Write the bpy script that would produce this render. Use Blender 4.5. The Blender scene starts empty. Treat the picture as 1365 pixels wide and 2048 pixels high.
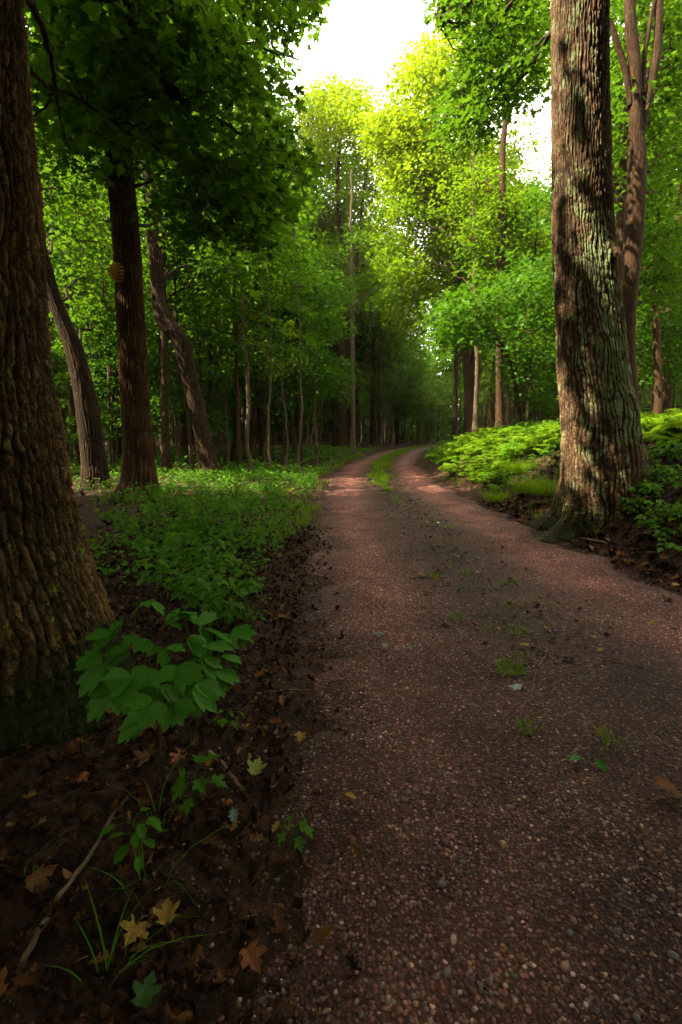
import bpy, math, random
import numpy as np
from mathutils import Vector

# ------------------------------------------------------------------ camera, light, exposure
random.seed(7)
rng = np.random.default_rng(11)
SC = bpy.context.scene
COL = SC.collection
CAM_H, FPX, HOR = 1.1, 1000.0, 868.0
PITCH = math.atan((1024.0 - HOR) / FPX)
cd = bpy.data.cameras.new("camera")
cam = bpy.data.objects.new("camera", cd)
COL.objects.link(cam)
cam.location = (0, 0, CAM_H)
cam.rotation_euler = (math.radians(90) - PITCH, 0, 0)
cd.sensor_fit = 'VERTICAL'
cd.sensor_height = 36.0
cd.lens = FPX / 2048 * 36.0
cd.clip_start = 0.02
cd.clip_end = 1500
SC.camera = cam

SUN_EL = math.radians(52)
SUN_AZ = math.radians(-104)              # compass bearing of the sun, clockwise from +Y
w = bpy.data.worlds.new("World")
SC.world = w
w.use_nodes = True
nt = w.node_tree
bg = nt.nodes["Background"]
sky = nt.nodes.new("ShaderNodeTexSky")
sky.sky_type = 'NISHITA'
sky.sun_disc = False
sky.sun_elevation = SUN_EL
sky.sun_rotation = SUN_AZ
sky.dust_density = 3.0
tc = nt.nodes.new("ShaderNodeTexCoord")
no = nt.nodes.new("ShaderNodeTexNoise")
no.inputs["Scale"].default_value = 2.2
no.inputs["Detail"].default_value = 6
nt.links.new(tc.outputs["Generated"], no.inputs["Vector"])
cr = nt.nodes.new("ShaderNodeMapRange")
cr.inputs[1].default_value = 0.25
cr.inputs[2].default_value = 0.55
cr.inputs[3].default_value = 0.72
cr.inputs[4].default_value = 0.97
nt.links.new(no.outputs[0], cr.inputs[0])
mx = nt.nodes.new("ShaderNodeMixRGB")
mx.inputs[2].default_value = (9.2, 8.5, 7.5, 1)      # thin bright cloud
nt.links.new(cr.outputs[0], mx.inputs[0])
nt.links.new(sky.outputs[0], mx.inputs[1])
nt.links.new(mx.outputs[0], bg.inputs[0])
bg.inputs[1].default_value = 0.125

sd = bpy.data.lights.new("sun", 'SUN')
sd.energy = 5.0
sd.angle = math.radians(0.5)
sd.color = (1.0, 0.86, 0.62)
sun = bpy.data.objects.new("sun", sd)
COL.objects.link(sun)
sdir = Vector((math.sin(SUN_AZ) * math.cos(SUN_EL), math.cos(SUN_AZ) * math.cos(SUN_EL), math.sin(SUN_EL)))
sun.rotation_euler = sdir.to_track_quat('Z', 'Y').to_euler()
sun.location = (-20, -8, 40)

SC.view_settings.view_transform = 'Standard'
SC.view_settings.look = 'None'
SC.view_settings.exposure = 2.35
SC.view_settings.gamma = 1.0
SC.render.engine = 'CYCLES'
cy = SC.cycles
cy.max_bounces = 7
cy.diffuse_bounces = 4
cy.glossy_bounces = 2
cy.transmission_bounces = 5
cy.transparent_max_bounces = 4
cy.caustics_reflective = False
cy.caustics_refractive = False
cy.sample_clamp_indirect = 6.0
cy.use_denoising = True

# ------------------------------------------------------------------ maths helpers
CP, SP = math.cos(PITCH), math.sin(PITCH)


def ray(px, py):
    u = (px - 682.5) / FPX
    v = (1024.0 - py) / FPX
    return np.array([u, CP + v * SP, -SP + v * CP])


def P(px, py, Y):
    d = ray(px, py)
    t = Y / d[1]
    return np.array([0, 0, CAM_H]) + d * t


def pix(p):                                # world -> photo pixel
    p = np.asarray(p, float)
    x, y, z = p[..., 0], p[..., 1], p[..., 2] - CAM_H
    d = y * CP - z * SP
    v = (y * SP + z * CP) / d
    return 682.5 + FPX * x / d, 1024 - FPX * v, d


def sstep(a, b, x):
    t = np.clip((x - a) / (b - a), 0, 1)
    return t * t * (3 - 2 * t)


def _h(i, j, k, s):
    n = (i.astype(np.int64) * 374761393 + j.astype(np.int64) * 668265263 + k.astype(np.int64) * 2147483647 + s * 1274126177) & 0x7fffffff
    n = ((n ^ (n >> 13)) * 1274126177) & 0x7fffffff
    n = ((n ^ (n >> 15)) * 2246822519) & 0x7fffffff
    return (n ^ (n >> 16)).astype(float) / 0x7fffffff


def vn(x, y, z=None, s=0):                 # value noise 0..1
    x = np.asarray(x, float)
    y = np.asarray(y, float)
    z = np.zeros_like(x) if z is None else np.asarray(z, float)
    i, j, k = np.floor(x), np.floor(y), np.floor(z)
    a, b, c = x - i, y - j, z - k
    a, b, c = a * a * (3 - 2 * a), b * b * (3 - 2 * b), c * c * (3 - 2 * c)
    r = 0
    for di in (0, 1):
        for dj in (0, 1):
            for dk in (0, 1):
                wt = (a if di else 1 - a) * (b if dj else 1 - b) * (c if dk else 1 - c)
                r = r + wt * _h(i + di, j + dj, k + dk, s)
    return r


def fbm(x, y, s=0, o=4):
    r, amp, tot = 0, 1.0, 0
    for q in range(o):
        r = r + amp * vn(np.asarray(x) * 2 ** q, np.asarray(y) * 2 ** q, None, s + q)
        tot += amp
        amp *= .5
    return r / tot


def voro(u, v, s=0):                       # edge distance (F2-F1) on a jittered grid
    i, j = np.floor(u), np.floor(v)
    f1 = np.full(u.shape, 9.0)
    f2 = np.full(u.shape, 9.0)
    cid = np.zeros(u.shape)
    for di in (-1, 0, 1):
        for dj in (-1, 0, 1):
            a, b = i + di, j + dj
            z0 = np.zeros_like(a)
            px = a + .1 + .8 * _h(a, b, z0, s)
            py = b + .1 + .8 * _h(a, b, z0, s + 5)
            d = np.hypot(px - u, py - v)
            nf = d < f1
            f2 = np.where(nf, f1, np.minimum(f2, d))
            cid = np.where(nf, _h(a, b, z0, s + 9), cid)
            f1 = np.where(nf, d, f1)
    return f2 - f1, cid


def nrm(a):
    return a / np.maximum(np.linalg.norm(a, axis=-1, keepdims=True), 1e-9)


# ------------------------------------------------------------------ terrain
_RY = [-6, 0, 2, 3.6, 6, 10, 13.4, 17, 21, 27, 34, 42, 50, 62, 80]
_RX = [1.16, 1.15, 1.12, 1.05, .97, .93, 1.02, 1.35, 1.85, 2.9, 4.3, 6.6, 9.4, 14.5, 23]


def roadc(y):
    y = np.asarray(y, float)
    return (np.interp(y - 1.2, _RY, _RX) + np.interp(y, _RY, _RX) * 2 + np.interp(y + 1.2, _RY, _RX)) / 4


HW = 1.42


def rside(x, y):                           # signed distance right of the right edge / left of the left edge
    c = roadc(y)
    sl = (roadc(np.asarray(y, float) + .5) - roadc(np.asarray(y, float) - .5))
    f = 1 / np.sqrt(1 + sl * sl)
    d = (np.asarray(x, float) - c) * f
    return d


def gz(x, y):
    x = np.asarray(x, float)
    y = np.asarray(y, float)
    d = rside(x, y)
    er = np.maximum(d - HW, 0)
    el = np.maximum(-d - HW, 0)
    amp = .95 * sstep(1.5, 4.5, y) * (1 - .62 * sstep(15, 24, y)) + .25
    z = amp * (1 - np.exp(-(er / 1.15) ** 1.5)) + .055 * np.maximum(er - 2, 0) * np.exp(-np.maximum(er - 2, 0) / 30)
    z = z + .10 * (1 - np.exp(-el / .9)) + .06 * (fbm(x * .35, y * .35, 3, 2) - .5) * np.minimum(el + er, 3)
    z = z + .07 * (fbm(x * 1.7, y * 1.7, 8, 3) - .5) * np.minimum(el + er, .7)
    # wheel ruts and the low crown between them
    on = 1 - sstep(HW - .25, HW + .1, np.abs(d))
    z = z - .03 * on * (np.exp(-((d - .78) / .3) ** 2) + np.exp(-((d + .72) / .3) ** 2)) + .012 * on * np.exp(-(d / .35) ** 2)
    return z


def G(px, py):                             # ground point seen at a photo pixel
    d = ray(px, py)
    t0, t = 0.3, 0.3
    o = np.array([0, 0, CAM_H])
    while t < 120:
        p = o + d * t
        if p[2] < gz(p[0], p[1]):
            break
        t0 = t
        t += .02 + t * .01
    for _ in range(20):
        m = (t0 + t) / 2
        p = o + d * m
        if p[2] < gz(p[0], p[1]):
            t = m
        else:
            t0 = m
    p = o + d * t
    p[2] = gz(p[0], p[1])
    return p


# ------------------------------------------------------------------ object helpers
def tag(o, label=None, cat=None, group=None, kind=None):
    if label:
        o["label"] = label
    if cat:
        o["category"] = cat
    if group:
        o["group"] = group
    if kind:
        o["kind"] = kind
    return o


def link(o, parent=None):
    COL.objects.link(o)
    if parent is not None:
        o.parent = parent
    return o


def empty(name, loc=(0, 0, 0)):
    o = bpy.data.objects.new(name, None)
    o.location = [float(c) for c in loc]
    o.empty_display_size = .2
    return link(o)


def meshd(name, V, groups, mats, attrs=None, smooth=True):
    """groups: list of (index array n x k, material slot)"""
    me = bpy.data.meshes.new(name)
    V = np.ascontiguousarray(V, np.float32)
    groups = [(np.asarray(f, np.int32), m) for f, m in groups if len(f)]
    me.vertices.add(len(V))
    me.vertices.foreach_set("co", V.ravel())
    tot = np.concatenate([np.full(len(f), f.shape[1], np.int32) for f, m in groups])
    st = np.concatenate([[0], np.cumsum(tot)[:-1]]).astype(np.int32)
    lp = np.concatenate([f.ravel() for f, m in groups]).astype(np.int32)
    mi = np.concatenate([np.full(len(f), m, np.int32) for f, m in groups])
    me.loops.add(len(lp))
    me.loops.foreach_set("vertex_index", lp)
    me.polygons.add(len(tot))
    me.polygons.foreach_set("loop_start", st)
    me.polygons.foreach_set("loop_total", tot)
    me.polygons.foreach_set("material_index", mi)
    me.polygons.foreach_set("use_smooth", np.full(len(tot), smooth, bool))
    for m in mats:
        me.materials.append(m)
    for k, a in (attrs or {}).items():
        a = np.ascontiguousarray(a, np.float32)
        if a.ndim == 1:
            at = me.attributes.new(k, 'FLOAT', 'POINT')
            at.data.foreach_set("value", a)
        else:
            at = me.attributes.new(k, 'FLOAT_VECTOR', 'POINT')
            at.data.foreach_set("vector", a.ravel())
    me.update(calc_edges=True)
    return me


def mobj(name, me, parent=None, loc=None):
    o = bpy.data.objects.new(name, me)
    if loc is not None:
        o.location = [float(c) for c in loc]
    return link(o, parent)


class Wood:
    """accumulates tubes: trunks, limbs, twigs, stems"""

    def __init__(s):
        s.V, s.F, s.B, s.n = [], [], [], 0

    def tube(s, path, rad, k=8, cap=True):
        p = np.asarray(path, float)
        n = len(p)
        r = np.asarray(rad, float) * np.ones(n)
        t = nrm(np.gradient(p, axis=0))
        m = nrm(t.mean(0))
        ref = np.array([0, 1., 0]) if abs(m[1]) < .6 else np.array([1., 0, 0])
        a = nrm(np.cross(t, ref))
        b = np.cross(t, a)
        th = np.linspace(0, 2 * math.pi, k + 1) + (math.pi if True else 0)
        ln = np.concatenate([[0], np.cumsum(np.linalg.norm(np.diff(p, axis=0), axis=1))])
        c, sn = np.cos(th), np.sin(th)
        V = p[:, None] + r[:, None, None] * (a[:, None] * c[None, :, None] + b[:, None] * sn[None, :, None])
        rm = max(r.max(), 1e-4)
        B = np.stack([np.broadcast_to(th * rm, (n, k + 1)), np.broadcast_to(ln[:, None], (n, k + 1)), np.full((n, k + 1), random.random() * 9)], -1)
        i = np.arange(n - 1)[:, None] * (k + 1) + np.arange(k)[None]
        F = np.stack([i, i + 1, i + k + 2, i + k + 1], -1).reshape(-1, 4) + s.n
        s.V.append(V.reshape(-1, 3))
        s.B.append(B.reshape(-1, 3))
        s.F.append(F)
        s.n += n * (k + 1)

    def mesh(s, name, mat, extra=None):
        return meshd(name, np.concatenate(s.V), [(np.concatenate(s.F), 0)], [mat], {"bk": np.concatenate(s.B)})


def smooth_path(pts, n):
    p = np.asarray(pts, float)
    m = len(p)
    if m < 3:
        t = np.linspace(0, 1, n)[:, None]
        return p[0] + (p[-1] - p[0]) * t
    q = np.vstack([2 * p[0] - p[1], p, 2 * p[-1] - p[-2]])
    t = np.linspace(0, m - 1 - 1e-6, n)
    i = t.astype(int)
    f = (t - i)[:, None]
    p0, p1, p2, p3 = q[i], q[i + 1], q[i + 2], q[i + 3]
    return .5 * (2 * p1 + (p2 - p0) * f + (2 * p0 - 5 * p1 + 4 * p2 - p3) * f ** 2 + (3 * p1 - p0 - 3 * p2 + p3) * f ** 3)


def halfleaf(pts, droop=.18, fold=.22):
    """pts: right half outline from base to tip; gives two ngons sharing the midrib ends"""
    R = [(x, y) for x, y in pts]
    L = [(-x, y) for x, y in pts[1:-1]]
    mid = [(0, .35), (0, .7)]
    V = R + L + mid

    def z(x, y):
        return fold * abs(x) - droop * y * y
    V3 = np.array([(x, y, z(x, y)) for x, y in V])
    nr = len(R)
    nl = len(L)
    right = list(range(nr)) + [nr + nl + 1, nr + nl]
    left = [0, nr + nl, nr + nl + 1, nr - 1] + [nr + i for i in range(nl - 1, -1, -1)]
    return V3, [right, left]


T_DIAM = (np.array([(0, 0, 0), (.36, .42, .07), (0, 1, -.15), (-.36, .42, .07)]), [[0, 1, 2], [0, 2, 3]])
T_STAR = halfleaf([(0, 0), (.40, .04), (.27, .27), (.52, .60), (.17, .54), (0, 1.0)])
T_MAPLE = halfleaf([(0, 0), (.12, -.07), (.40, .05), (.28, .17), (.30, .26), (.50, .38), (.53, .62), (.36, .58), (.16, .53), (.24, .74), (.12, .80), (0, 1.03)], .22, .25)
T_DRY = halfleaf([(0, 0), (.12, -.07), (.40, .05), (.28, .17), (.30, .26), (.50, .38), (.53, .62), (.36, .58), (.16, .53), (.24, .74), (.12, .80), (0, 1.03)], -.12, .35)
T_OAK = halfleaf([(0, 0), (.08, .1), (.25, .16), (.12, .30), (.34, .42), (.15, .55), (.30, .70), (.12, .82), (0, 1.0)], -.25, .5)
T_OVAL = halfleaf([(0, 0), (.18, .12), (.29, .32), (.31, .52), (.25, .72), (.12, .9), (0, 1.0)], .2, .25)
T_COHO = halfleaf([(0, 0), (.17, .12), (.29, .34), (.34, .60), (.32, .84), (.24, .78), (.19, .74), (.14, .90), (.07, .97), (0, 1.04)], .25, .22)


class Leaves:
    def __init__(s, tmpl):
        s.t = tmpl
        s.P, s.N, s.D, s.S, s.R = [], [], [], [], []

    def add(s, p, n, d, size, r=None):
        p = np.atleast_2d(p)
        k = len(p)
        s.P.append(p)
        s.N.append(np.broadcast_to(n, (k, 3)))
        s.D.append(np.broadcast_to(d, (k, 3)))
        s.S.append(np.broadcast_to(size, (k,)))
        s.R.append(rng.random(k) if r is None else np.broadcast_to(r, (k,)))

    def count(s):
        return sum(len(p) for p in s.P)

    def arrays(s, base=0):
        p, n, d, S, r = [np.concatenate(q) for q in (s.P, s.N, s.D, s.S, s.R)]
        n = nrm(n)
        x = nrm(np.cross(d, n))
        y = np.cross(n, x)
        T, faces = s.t
        m = len(T)
        V = p[:, None] + S[:, None, None] * (T[None, :, 0:1] * x[:, None] + T[None, :, 1:2] * y[:, None] + T[None, :, 2:3] * n[:, None])
        off = base + np.arange(len(p))[:, None] * m
        gr = {}
        for f in faces:
            gr.setdefault(len(f), []).append(off + np.array(f)[None])
        return V.reshape(-1, 3), [np.concatenate(g) for g in gr.values()], np.repeat(r, m)

    def mesh(s, name, mat, veins=False):
        V, gr, r = s.arrays()
        at = {"rnd": r}
        if veins:
            at["lf"] = np.tile(s.t[0] * np.array([1, 1, 0]), (len(V) // len(s.t[0]), 1))
        return meshd(name, V, [(g, 0) for g in gr], [mat], at)


def spray(L, c, rad, n, out=(0, 0, 0), flat=.35, size=.1, tilt=.35, thick=.12, r0=None):
    """a flattish spray of n leaves round c, tipping down towards 'out'"""
    out = np.asarray(out, float)
    up = nrm(np.array([0, 0, 1.]) + tilt * out + rng.normal(0, .16, 3))
    e1 = nrm(np.cross(up, np.array([.3, .9, .1])))
    e2 = np.cross(up, e1)
    a = rng.random(n) * 2 * math.pi
    q = rad * np.sqrt(rng.random(n))
    off = np.cos(a)[:, None] * e1 * q[:, None] + np.sin(a)[:, None] * e2 * q[:, None]
    pos = c + off + up * (rng.normal(0, thick * rad, n) - .12 * q * q / max(rad, .1))[:, None]
    nn = nrm(up + rng.normal(0, flat, (n, 3)))
    dd = nrm(off + .6 * out * rad + rng.normal(0, .5 * rad, (n, 3)))
    r = None if r0 is None else np.clip(r0 + rng.normal(0, .18, n), 0, 1)
    L.add(pos, nn, dd, size * rng.uniform(.7, 1.25, n), r)


# ------------------------------------------------------------------ materials
class NT:
    def __init__(s, name):
        s.m = bpy.data.materials.new(name)
        s.m.use_nodes = True
        s.t = s.m.node_tree
        s.t.nodes.clear()
        s.out = s.t.nodes.new("ShaderNodeOutputMaterial")

    def n(s, typ, **kw):
        x = s.t.nodes.new(typ)
        for k, v in kw.items():
            if hasattr(x, k):
                setattr(x, k, v)
            else:
                s.set(x, k.replace('_', ' '), v)
        return x

    def set(s, x, k, v):
        i = x.inputs[k]
        if hasattr(v, "is_output"):
            s.t.links.new(v, i)
        else:
            i.default_value = v
        return x

    def attr(s, name):
        return s.n("ShaderNodeAttribute", attribute_name=name)

    def ramp(s, fac, stops):
        x = s.n("ShaderNodeValToRGB")
        e = x.color_ramp.elements
        while len(e) < len(stops):
            e.new(.5)
        for q, (p, c) in zip(e, stops):
            q.position = p
            q.color = (*c, 1)
        s.t.links.new(fac, x.inputs[0])
        return x.outputs[0]

    def mix(s, f, a, b, mode='MIX'):
        x = s.n("ShaderNodeMixRGB", blend_type=mode)
        for i, v in ((0, f), (1, a), (2, b)):
            if hasattr(v, "is_output"):
                s.t.links.new(v, x.inputs[i])
            elif i == 0:
                x.inputs[0].default_value = v
            else:
                x.inputs[i].default_value = (*v, 1)
        return x.outputs[0]

    def math(s, op, a, b=0.0, clamp=False):
        x = s.n("ShaderNodeMath", operation=op, use_clamp=clamp)
        for i, v in ((0, a), (1, b)):
            if hasattr(v, "is_output"):
                s.t.links.new(v, x.inputs[i])
            else:
                x.inputs[i].default_value = v
        return x.outputs[0]

    def noise(s, vec, scale, detail=4, rough=.6):
        x = s.n("ShaderNodeTexNoise")
        x.inputs["Scale"].default_value = scale
        x.inputs["Detail"].default_value = detail
        x.inputs["Roughness"].default_value = rough
        if vec is not None:
            s.t.links.new(vec, x.inputs["Vector"])
        return x.outputs[0]

    def range(s, v, a, b, c=0.0, d=1.0):
        x = s.n("ShaderNodeMapRange")
        s.t.links.new(v, x.inputs[0])
        for i, q in enumerate((a, b, c, d)):
            x.inputs[i + 1].default_value = q
        return x.outputs[0]

    def done(s, sh):
        s.t.links.new(sh, s.out.inputs[0])
        return s.m


def veinmask(q):
    sx_ = q.n("ShaderNodeSeparateXYZ")
    q.t.links.new(q.attr("lf").outputs["Vector"], sx_.inputs[0])
    ax = q.math('ABSOLUTE', sx_.outputs[0])
    mid = q.range(ax, .012, .03, 1, 0)
    fr = q.math('ABSOLUTE', q.math('SUBTRACT', q.math('FRACT', q.math('MULTIPLY', q.math('SUBTRACT', sx_.outputs[1], q.math('MULTIPLY', ax, .9)), 7.0)), .5))
    side = q.range(fr, .05, .16, .75, 0)
    return q.math('MAXIMUM', mid, side)


def leafmat(name, dark, light, trans, gloss=.008, tw=.45, veins=None):
    q = NT(name)
    r = q.attr("rnd").outputs["Fac"]
    oi = q.n("ShaderNodeObjectInfo").outputs["Random"]
    geo = q.n("ShaderNodeNewGeometry").outputs["Position"]
    big = q.noise(geo, .55, 2)
    v = q.math('ADD', q.math('MULTIPLY', r, .62), q.math('ADD', q.math('MULTIPLY', oi, .16), q.math('ADD', q.math('MULTIPLY', big, .30), q.math('MULTIPLY', q.math('SUBTRACT', q.noise(geo, 45, 3), .5), .5))))
    c = q.ramp(v, [(.12, dark), (.85, light)])
    if veins:
        c = q.mix(veinmask(q), c, veins)
    tcol = q.mix(.75, c, trans)
    d = q.n("ShaderNodeBsdfDiffuse", Color=c)
    t = q.n("ShaderNodeBsdfTranslucent", Color=tcol)
    m = q.n("ShaderNodeMixShader")
    m.inputs[0].default_value = tw
    q.t.links.new(d.outputs[0], m.inputs[1])
    q.t.links.new(t.outputs[0], m.inputs[2])
    g = q.n("ShaderNodeBsdfGlossy", Roughness=.42)
    g.inputs["Color"].default_value = (.55, .75, .35, 1)
    m2 = q.n("ShaderNodeMixShader")
    m2.inputs[0].default_value = gloss
    q.t.links.new(m.outputs[0], m2.inputs[1])
    q.t.links.new(g.outputs[0], m2.inputs[2])
    return q.done(m2.outputs[0])


M_LEAF = leafmat("maple_leaf_green", (.014, .055, .004), (.042, .112, .006), (.11, .235, .007))
M_LEAFD = leafmat("maple_leaf_deep_green", (.014, .058, .004), (.042, .115, .006), (.09, .22, .006), .012, .45)
M_LEAFY = leafmat("leaf_yellow_green", (.056, .125, .004), (.12, .19, .006), (.29, .41, .006), .015, .5)  # yellow-green leaves, tinted further to carry sunlight on the crowns
M_LEAFC = leafmat("leaf_mid_green", (.028, .092, .004), (.085, .165, .006), (.21, .35, .007))
M_FERN = leafmat("fern_green", (.055, .155, .005), (.14, .245, .009), (.26, .42, .008), .012, .42)
M_HERB = leafmat("herb_green", (.020, .085, .006), (.06, .165, .010), (.13, .30, .010), .015, .4)
M_COHO = leafmat("broad_leaf_green", (.024, .12, .007), (.055, .19, .012), (.13, .33, .010), .02, .40, (.075, .20, .03))
M_GRASS = leafmat("grass_green", (.042, .12, .006), (.12, .20, .010), (.22, .35, .010), .012, .4)
M_TEAL = leafmat("blue_green_leaf", (.02, .10, .05), (.05, .16, .08), (.06, .18, .06), .08, .3)

q = NT("dry_leaf")
r_ = q.attr("rnd").outputs["Fac"]
c_ = q.ramp(r_, [(0, (.012, .006, .004)), (.4, (.026, .012, .006)), (.68, (.060, .025, .009)), (.88, (.14, .06, .016)), (1, (.30, .18, .06))])
g_ = q.n("ShaderNodeNewGeometry").outputs["Position"]
c_ = q.mix(.45, c_, q.ramp(q.noise(g_, 90, 3), [(.35, (.35, .3, .25)), (.65, (1, 1, 1))]), 'MULTIPLY')
b_ = q.n("ShaderNodeBsdfPrincipled", Base_Color=c_, Roughness=.8)
b_.inputs["Specular IOR Level"].default_value = .08
M_DRY = q.done(b_.outputs[0])


def plainleaf(name, col, rough=.6):
    q = NT(name)
    g = q.n("ShaderNodeNewGeometry").outputs["Position"]
    n = q.noise(g, 120, 4)
    n2 = q.noise(g, 30, 4)
    c = q.mix(.6, col, q.ramp(n, [(.35, tuple(x * .4 for x in col)), (.65, tuple(min(1, x * 1.25) for x in col))]))
    c = q.mix(q.range(n2, .52, .66, 0, .8), c, (col[0] * .35, col[1] * .3, col[2] * .3))
    c = q.mix(q.math('MULTIPLY', veinmask(q), .5), c, tuple(x * .5 for x in col))
    b = q.n("ShaderNodeBsdfPrincipled", Base_Color=c, Roughness=rough)
    b.inputs["Specular IOR Level"].default_value = .12
    return q.done(b.outputs[0])


def barkmat(name, dark, light, moss=(.03, .045, .008), lich=.25, scale=1.0):
    q = NT(name)
    bk = q.attr("bk").outputs["Vector"]
    mp = q.n("ShaderNodeMapping")
    q.t.links.new(bk, mp.inputs[0])
    mp.inputs["Scale"].default_value = (34 * scale, 6 * scale, 1)
    n1 = q.noise(mp.outputs[0], 1.0, 6, .65)
    n2 = q.noise(bk, 9, 5, .65)
    n3 = q.noise(bk, 45, 3)
    oi = q.n("ShaderNodeObjectInfo").outputs["Random"]
    c = q.ramp(n1, [(.33, dark), (.66, light)])
    c = q.mix(q.range(n2, .56, .70, 0, lich), c, (.20, .23, .13))
    c = q.mix(q.range(n2, .30, .42, .45, 0), c, moss)
    c = q.mix(.55, c, q.ramp(n3, [(.3, (.45, .42, .40)), (.7, (1.25, 1.2, 1.15))]), 'MULTIPLY')
    c = q.mix(q.math('MULTIPLY', oi, .5), c, (.9, .82, .75), 'MULTIPLY')
    bp = q.n("ShaderNodeBump", Strength=.9, Distance=.03)
    q.t.links.new(n1, bp.inputs["Height"])
    b = q.n("ShaderNodeBsdfPrincipled", Base_Color=c, Roughness=.85)
    b.inputs["Specular IOR Level"].default_value = .15
    q.t.links.new(bp.outputs[0], b.inputs["Normal"])
    return q.done(b.outputs[0])


M_BARK = barkmat("bark_brown", (.018, .010, .005), (.095, .052, .025))
M_BARKG = barkmat("bark_pale", (.045, .033, .022), (.19, .14, .09), lich=.4)
M_BARKD = barkmat("bark_dark", (.010, .005, .003), (.052, .028, .013), lich=.12)
M_TWIG = barkmat("twig_bark", (.02, .014, .010), (.07, .05, .033), lich=0)
M_STICK = barkmat("dead_wood", (.07, .05, .035), (.24, .18, .12), lich=.4)


def bigbark(name, dark, mid, light, lichc):
    q = NT(name)
    bk = q.attr("bk").outputs["Vector"]
    h = q.attr("bark").outputs["Fac"]
    li = q.attr("lich").outputs["Fac"]
    mo = q.attr("moss").outputs["Fac"]
    n1 = q.noise(bk, 28, 6, .7)
    n2 = q.noise(bk, 6, 7, .72)
    n3 = q.noise(bk, 120, 3, .7)
    n4 = q.noise(bk, 3.2, 3)
    c = q.ramp(q.math('ADD', q.math('MULTIPLY', h, .62), q.math('MULTIPLY', n1, .42)), [(.30, dark), (.58, mid), (.90, light)])
    c = q.mix(.8, c, q.ramp(n4, [(.32, (.42, .34, .28)), (.5, (.95, .85, .75)), (.68, (1.35, 1.25, 1.05))]), 'MULTIPLY')
    c = q.mix(.85, c, q.ramp(n3, [(.32, (.32, .29, .25)), (.68, (1.6, 1.5, 1.4))]), 'MULTIPLY')
    lm = q.range(q.math('ADD', li, q.math('MULTIPLY', q.math('SUBTRACT', n2, .5), 1.8)), .50, .58)
    lm = q.math('MULTIPLY', lm, q.range(h, .35, .6))
    lm = q.math('MULTIPLY', lm, q.range(n3, .32, .5, .25, .95))
    c = q.mix(lm, c, lichc)
    mm = q.range(q.math('ADD', mo, q.math('MULTIPLY', q.math('SUBTRACT', n1, .5), 2.2)), .40, .75)
    c = q.mix(mm, c, q.ramp(n3, [(.32, (.006, .008, .002)), (.72, (.030, .036, .007))]))
    bp = q.n("ShaderNodeBump", Strength=1.0, Distance=.012)
    q.t.links.new(q.math('ADD', n1, q.math('MULTIPLY', n3, .5)), bp.inputs["Height"])
    b = q.n("ShaderNodeBsdfPrincipled", Base_Color=c, Roughness=.85)
    b.inputs["Specular IOR Level"].default_value = .15
    q.t.links.new(bp.outputs[0], b.inputs["Normal"])
    return q.done(b.outputs[0])


M_OAK = bigbark("furrowed_oak_bark", (.018, .012, .008), (.105, .072, .045), (.25, .19, .125), (.21, .27, .12))
M_OLD = bigbark("mossy_old_bark", (.012, .007, .003), (.085, .053, .022), (.29, .195, .085), (.15, .28, .03))

M_FUR = bigbark("shaggy_bark", (.015, .008, .004), (.070, .038, .018), (.19, .115, .055), (.15, .17, .08))
M_FURD = bigbark("dark_shaggy_bark", (.008, .0045, .003), (.034, .020, .011), (.10, .063, .034), (.12, .14, .07))

q = NT("forest_soil")
g_ = q.n("ShaderNodeNewGeometry").outputs["Position"]
n1 = q.noise(g_, 22, 6, .7)
n2 = q.noise(g_, 3, 4)
n3 = q.noise(g_, 130, 3)
c_ = q.ramp(n1, [(.32, (.012, .007, .005)), (.5, (.035, .018, .010)), (.66, (.085, .040, .017)), (.8, (.14, .07, .025))])
c_ = q.mix(.7, c_, q.ramp(n2, [(.35, (.6, .55, .5)), (.65, (1.1, 1.05, 1))]), 'MULTIPLY')
c_ = q.mix(.6, c_, q.ramp(n3, [(.35, (.4, .4, .4)), (.65, (1.4, 1.35, 1.3))]), 'MULTIPLY')
bp = q.n("ShaderNodeBump", Strength=1.0, Distance=.03)
q.t.links.new(q.math('ADD', n1, q.math('MULTIPLY', n3, .3)), bp.inputs["Height"])
b_ = q.n("ShaderNodeBsdfPrincipled", Base_Color=c_, Roughness=.9)
b_.inputs["Specular IOR Level"].default_value = .15
q.t.links.new(bp.outputs[0], b_.inputs["Normal"])
M_SOIL = q.done(b_.outputs[0])

STONES = [(0, (.032, .016, .010)), (.32, (.070, .032, .020)), (.50, (.125, .056, .038)), (.62, (.170, .060, .035)), (.71, (.062, .060, .075)), (.82, (.15, .090, .070)), (.94, (.24, .13, .085)), (1, (.42, .31, .24))]
q = NT("gravel_surface")
g_ = q.n("ShaderNodeNewGeometry").outputs["Position"]
vo = q.n("ShaderNodeTexVoronoi", Scale=95.0)
q.t.links.new(g_, vo.inputs["Vector"])
vo2 = q.n("ShaderNodeTexVoronoi", Scale=38.0)
q.t.links.new(g_, vo2.inputs["Vector"])
sep = q.n("ShaderNodeSeparateColor")
q.t.links.new(vo.outputs["Color"], sep.inputs[0])
sep2 = q.n("ShaderNodeSeparateColor")
q.t.links.new(vo2.outputs["Color"], sep2.inputs[0])
cst = q.ramp(sep.outputs[0], STONES)
dirt = q.ramp(q.noise(g_, 60, 5, .7), [(.3, (.015, .0065, .004)), (.7, (.062, .024, .013))])
rut = q.attr("rut").outputs["Fac"]
big = q.noise(g_, 1.7, 6, .65)
stonef = q.math('MULTIPLY', q.range(vo.outputs["Distance"], .62, .42), q.range(q.math('ADD', q.math('MULTIPLY', sep.outputs[1], .7), q.math('MULTIPLY', big, .5)), .45, .62))
c_ = q.mix(stonef, dirt, cst)
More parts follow.
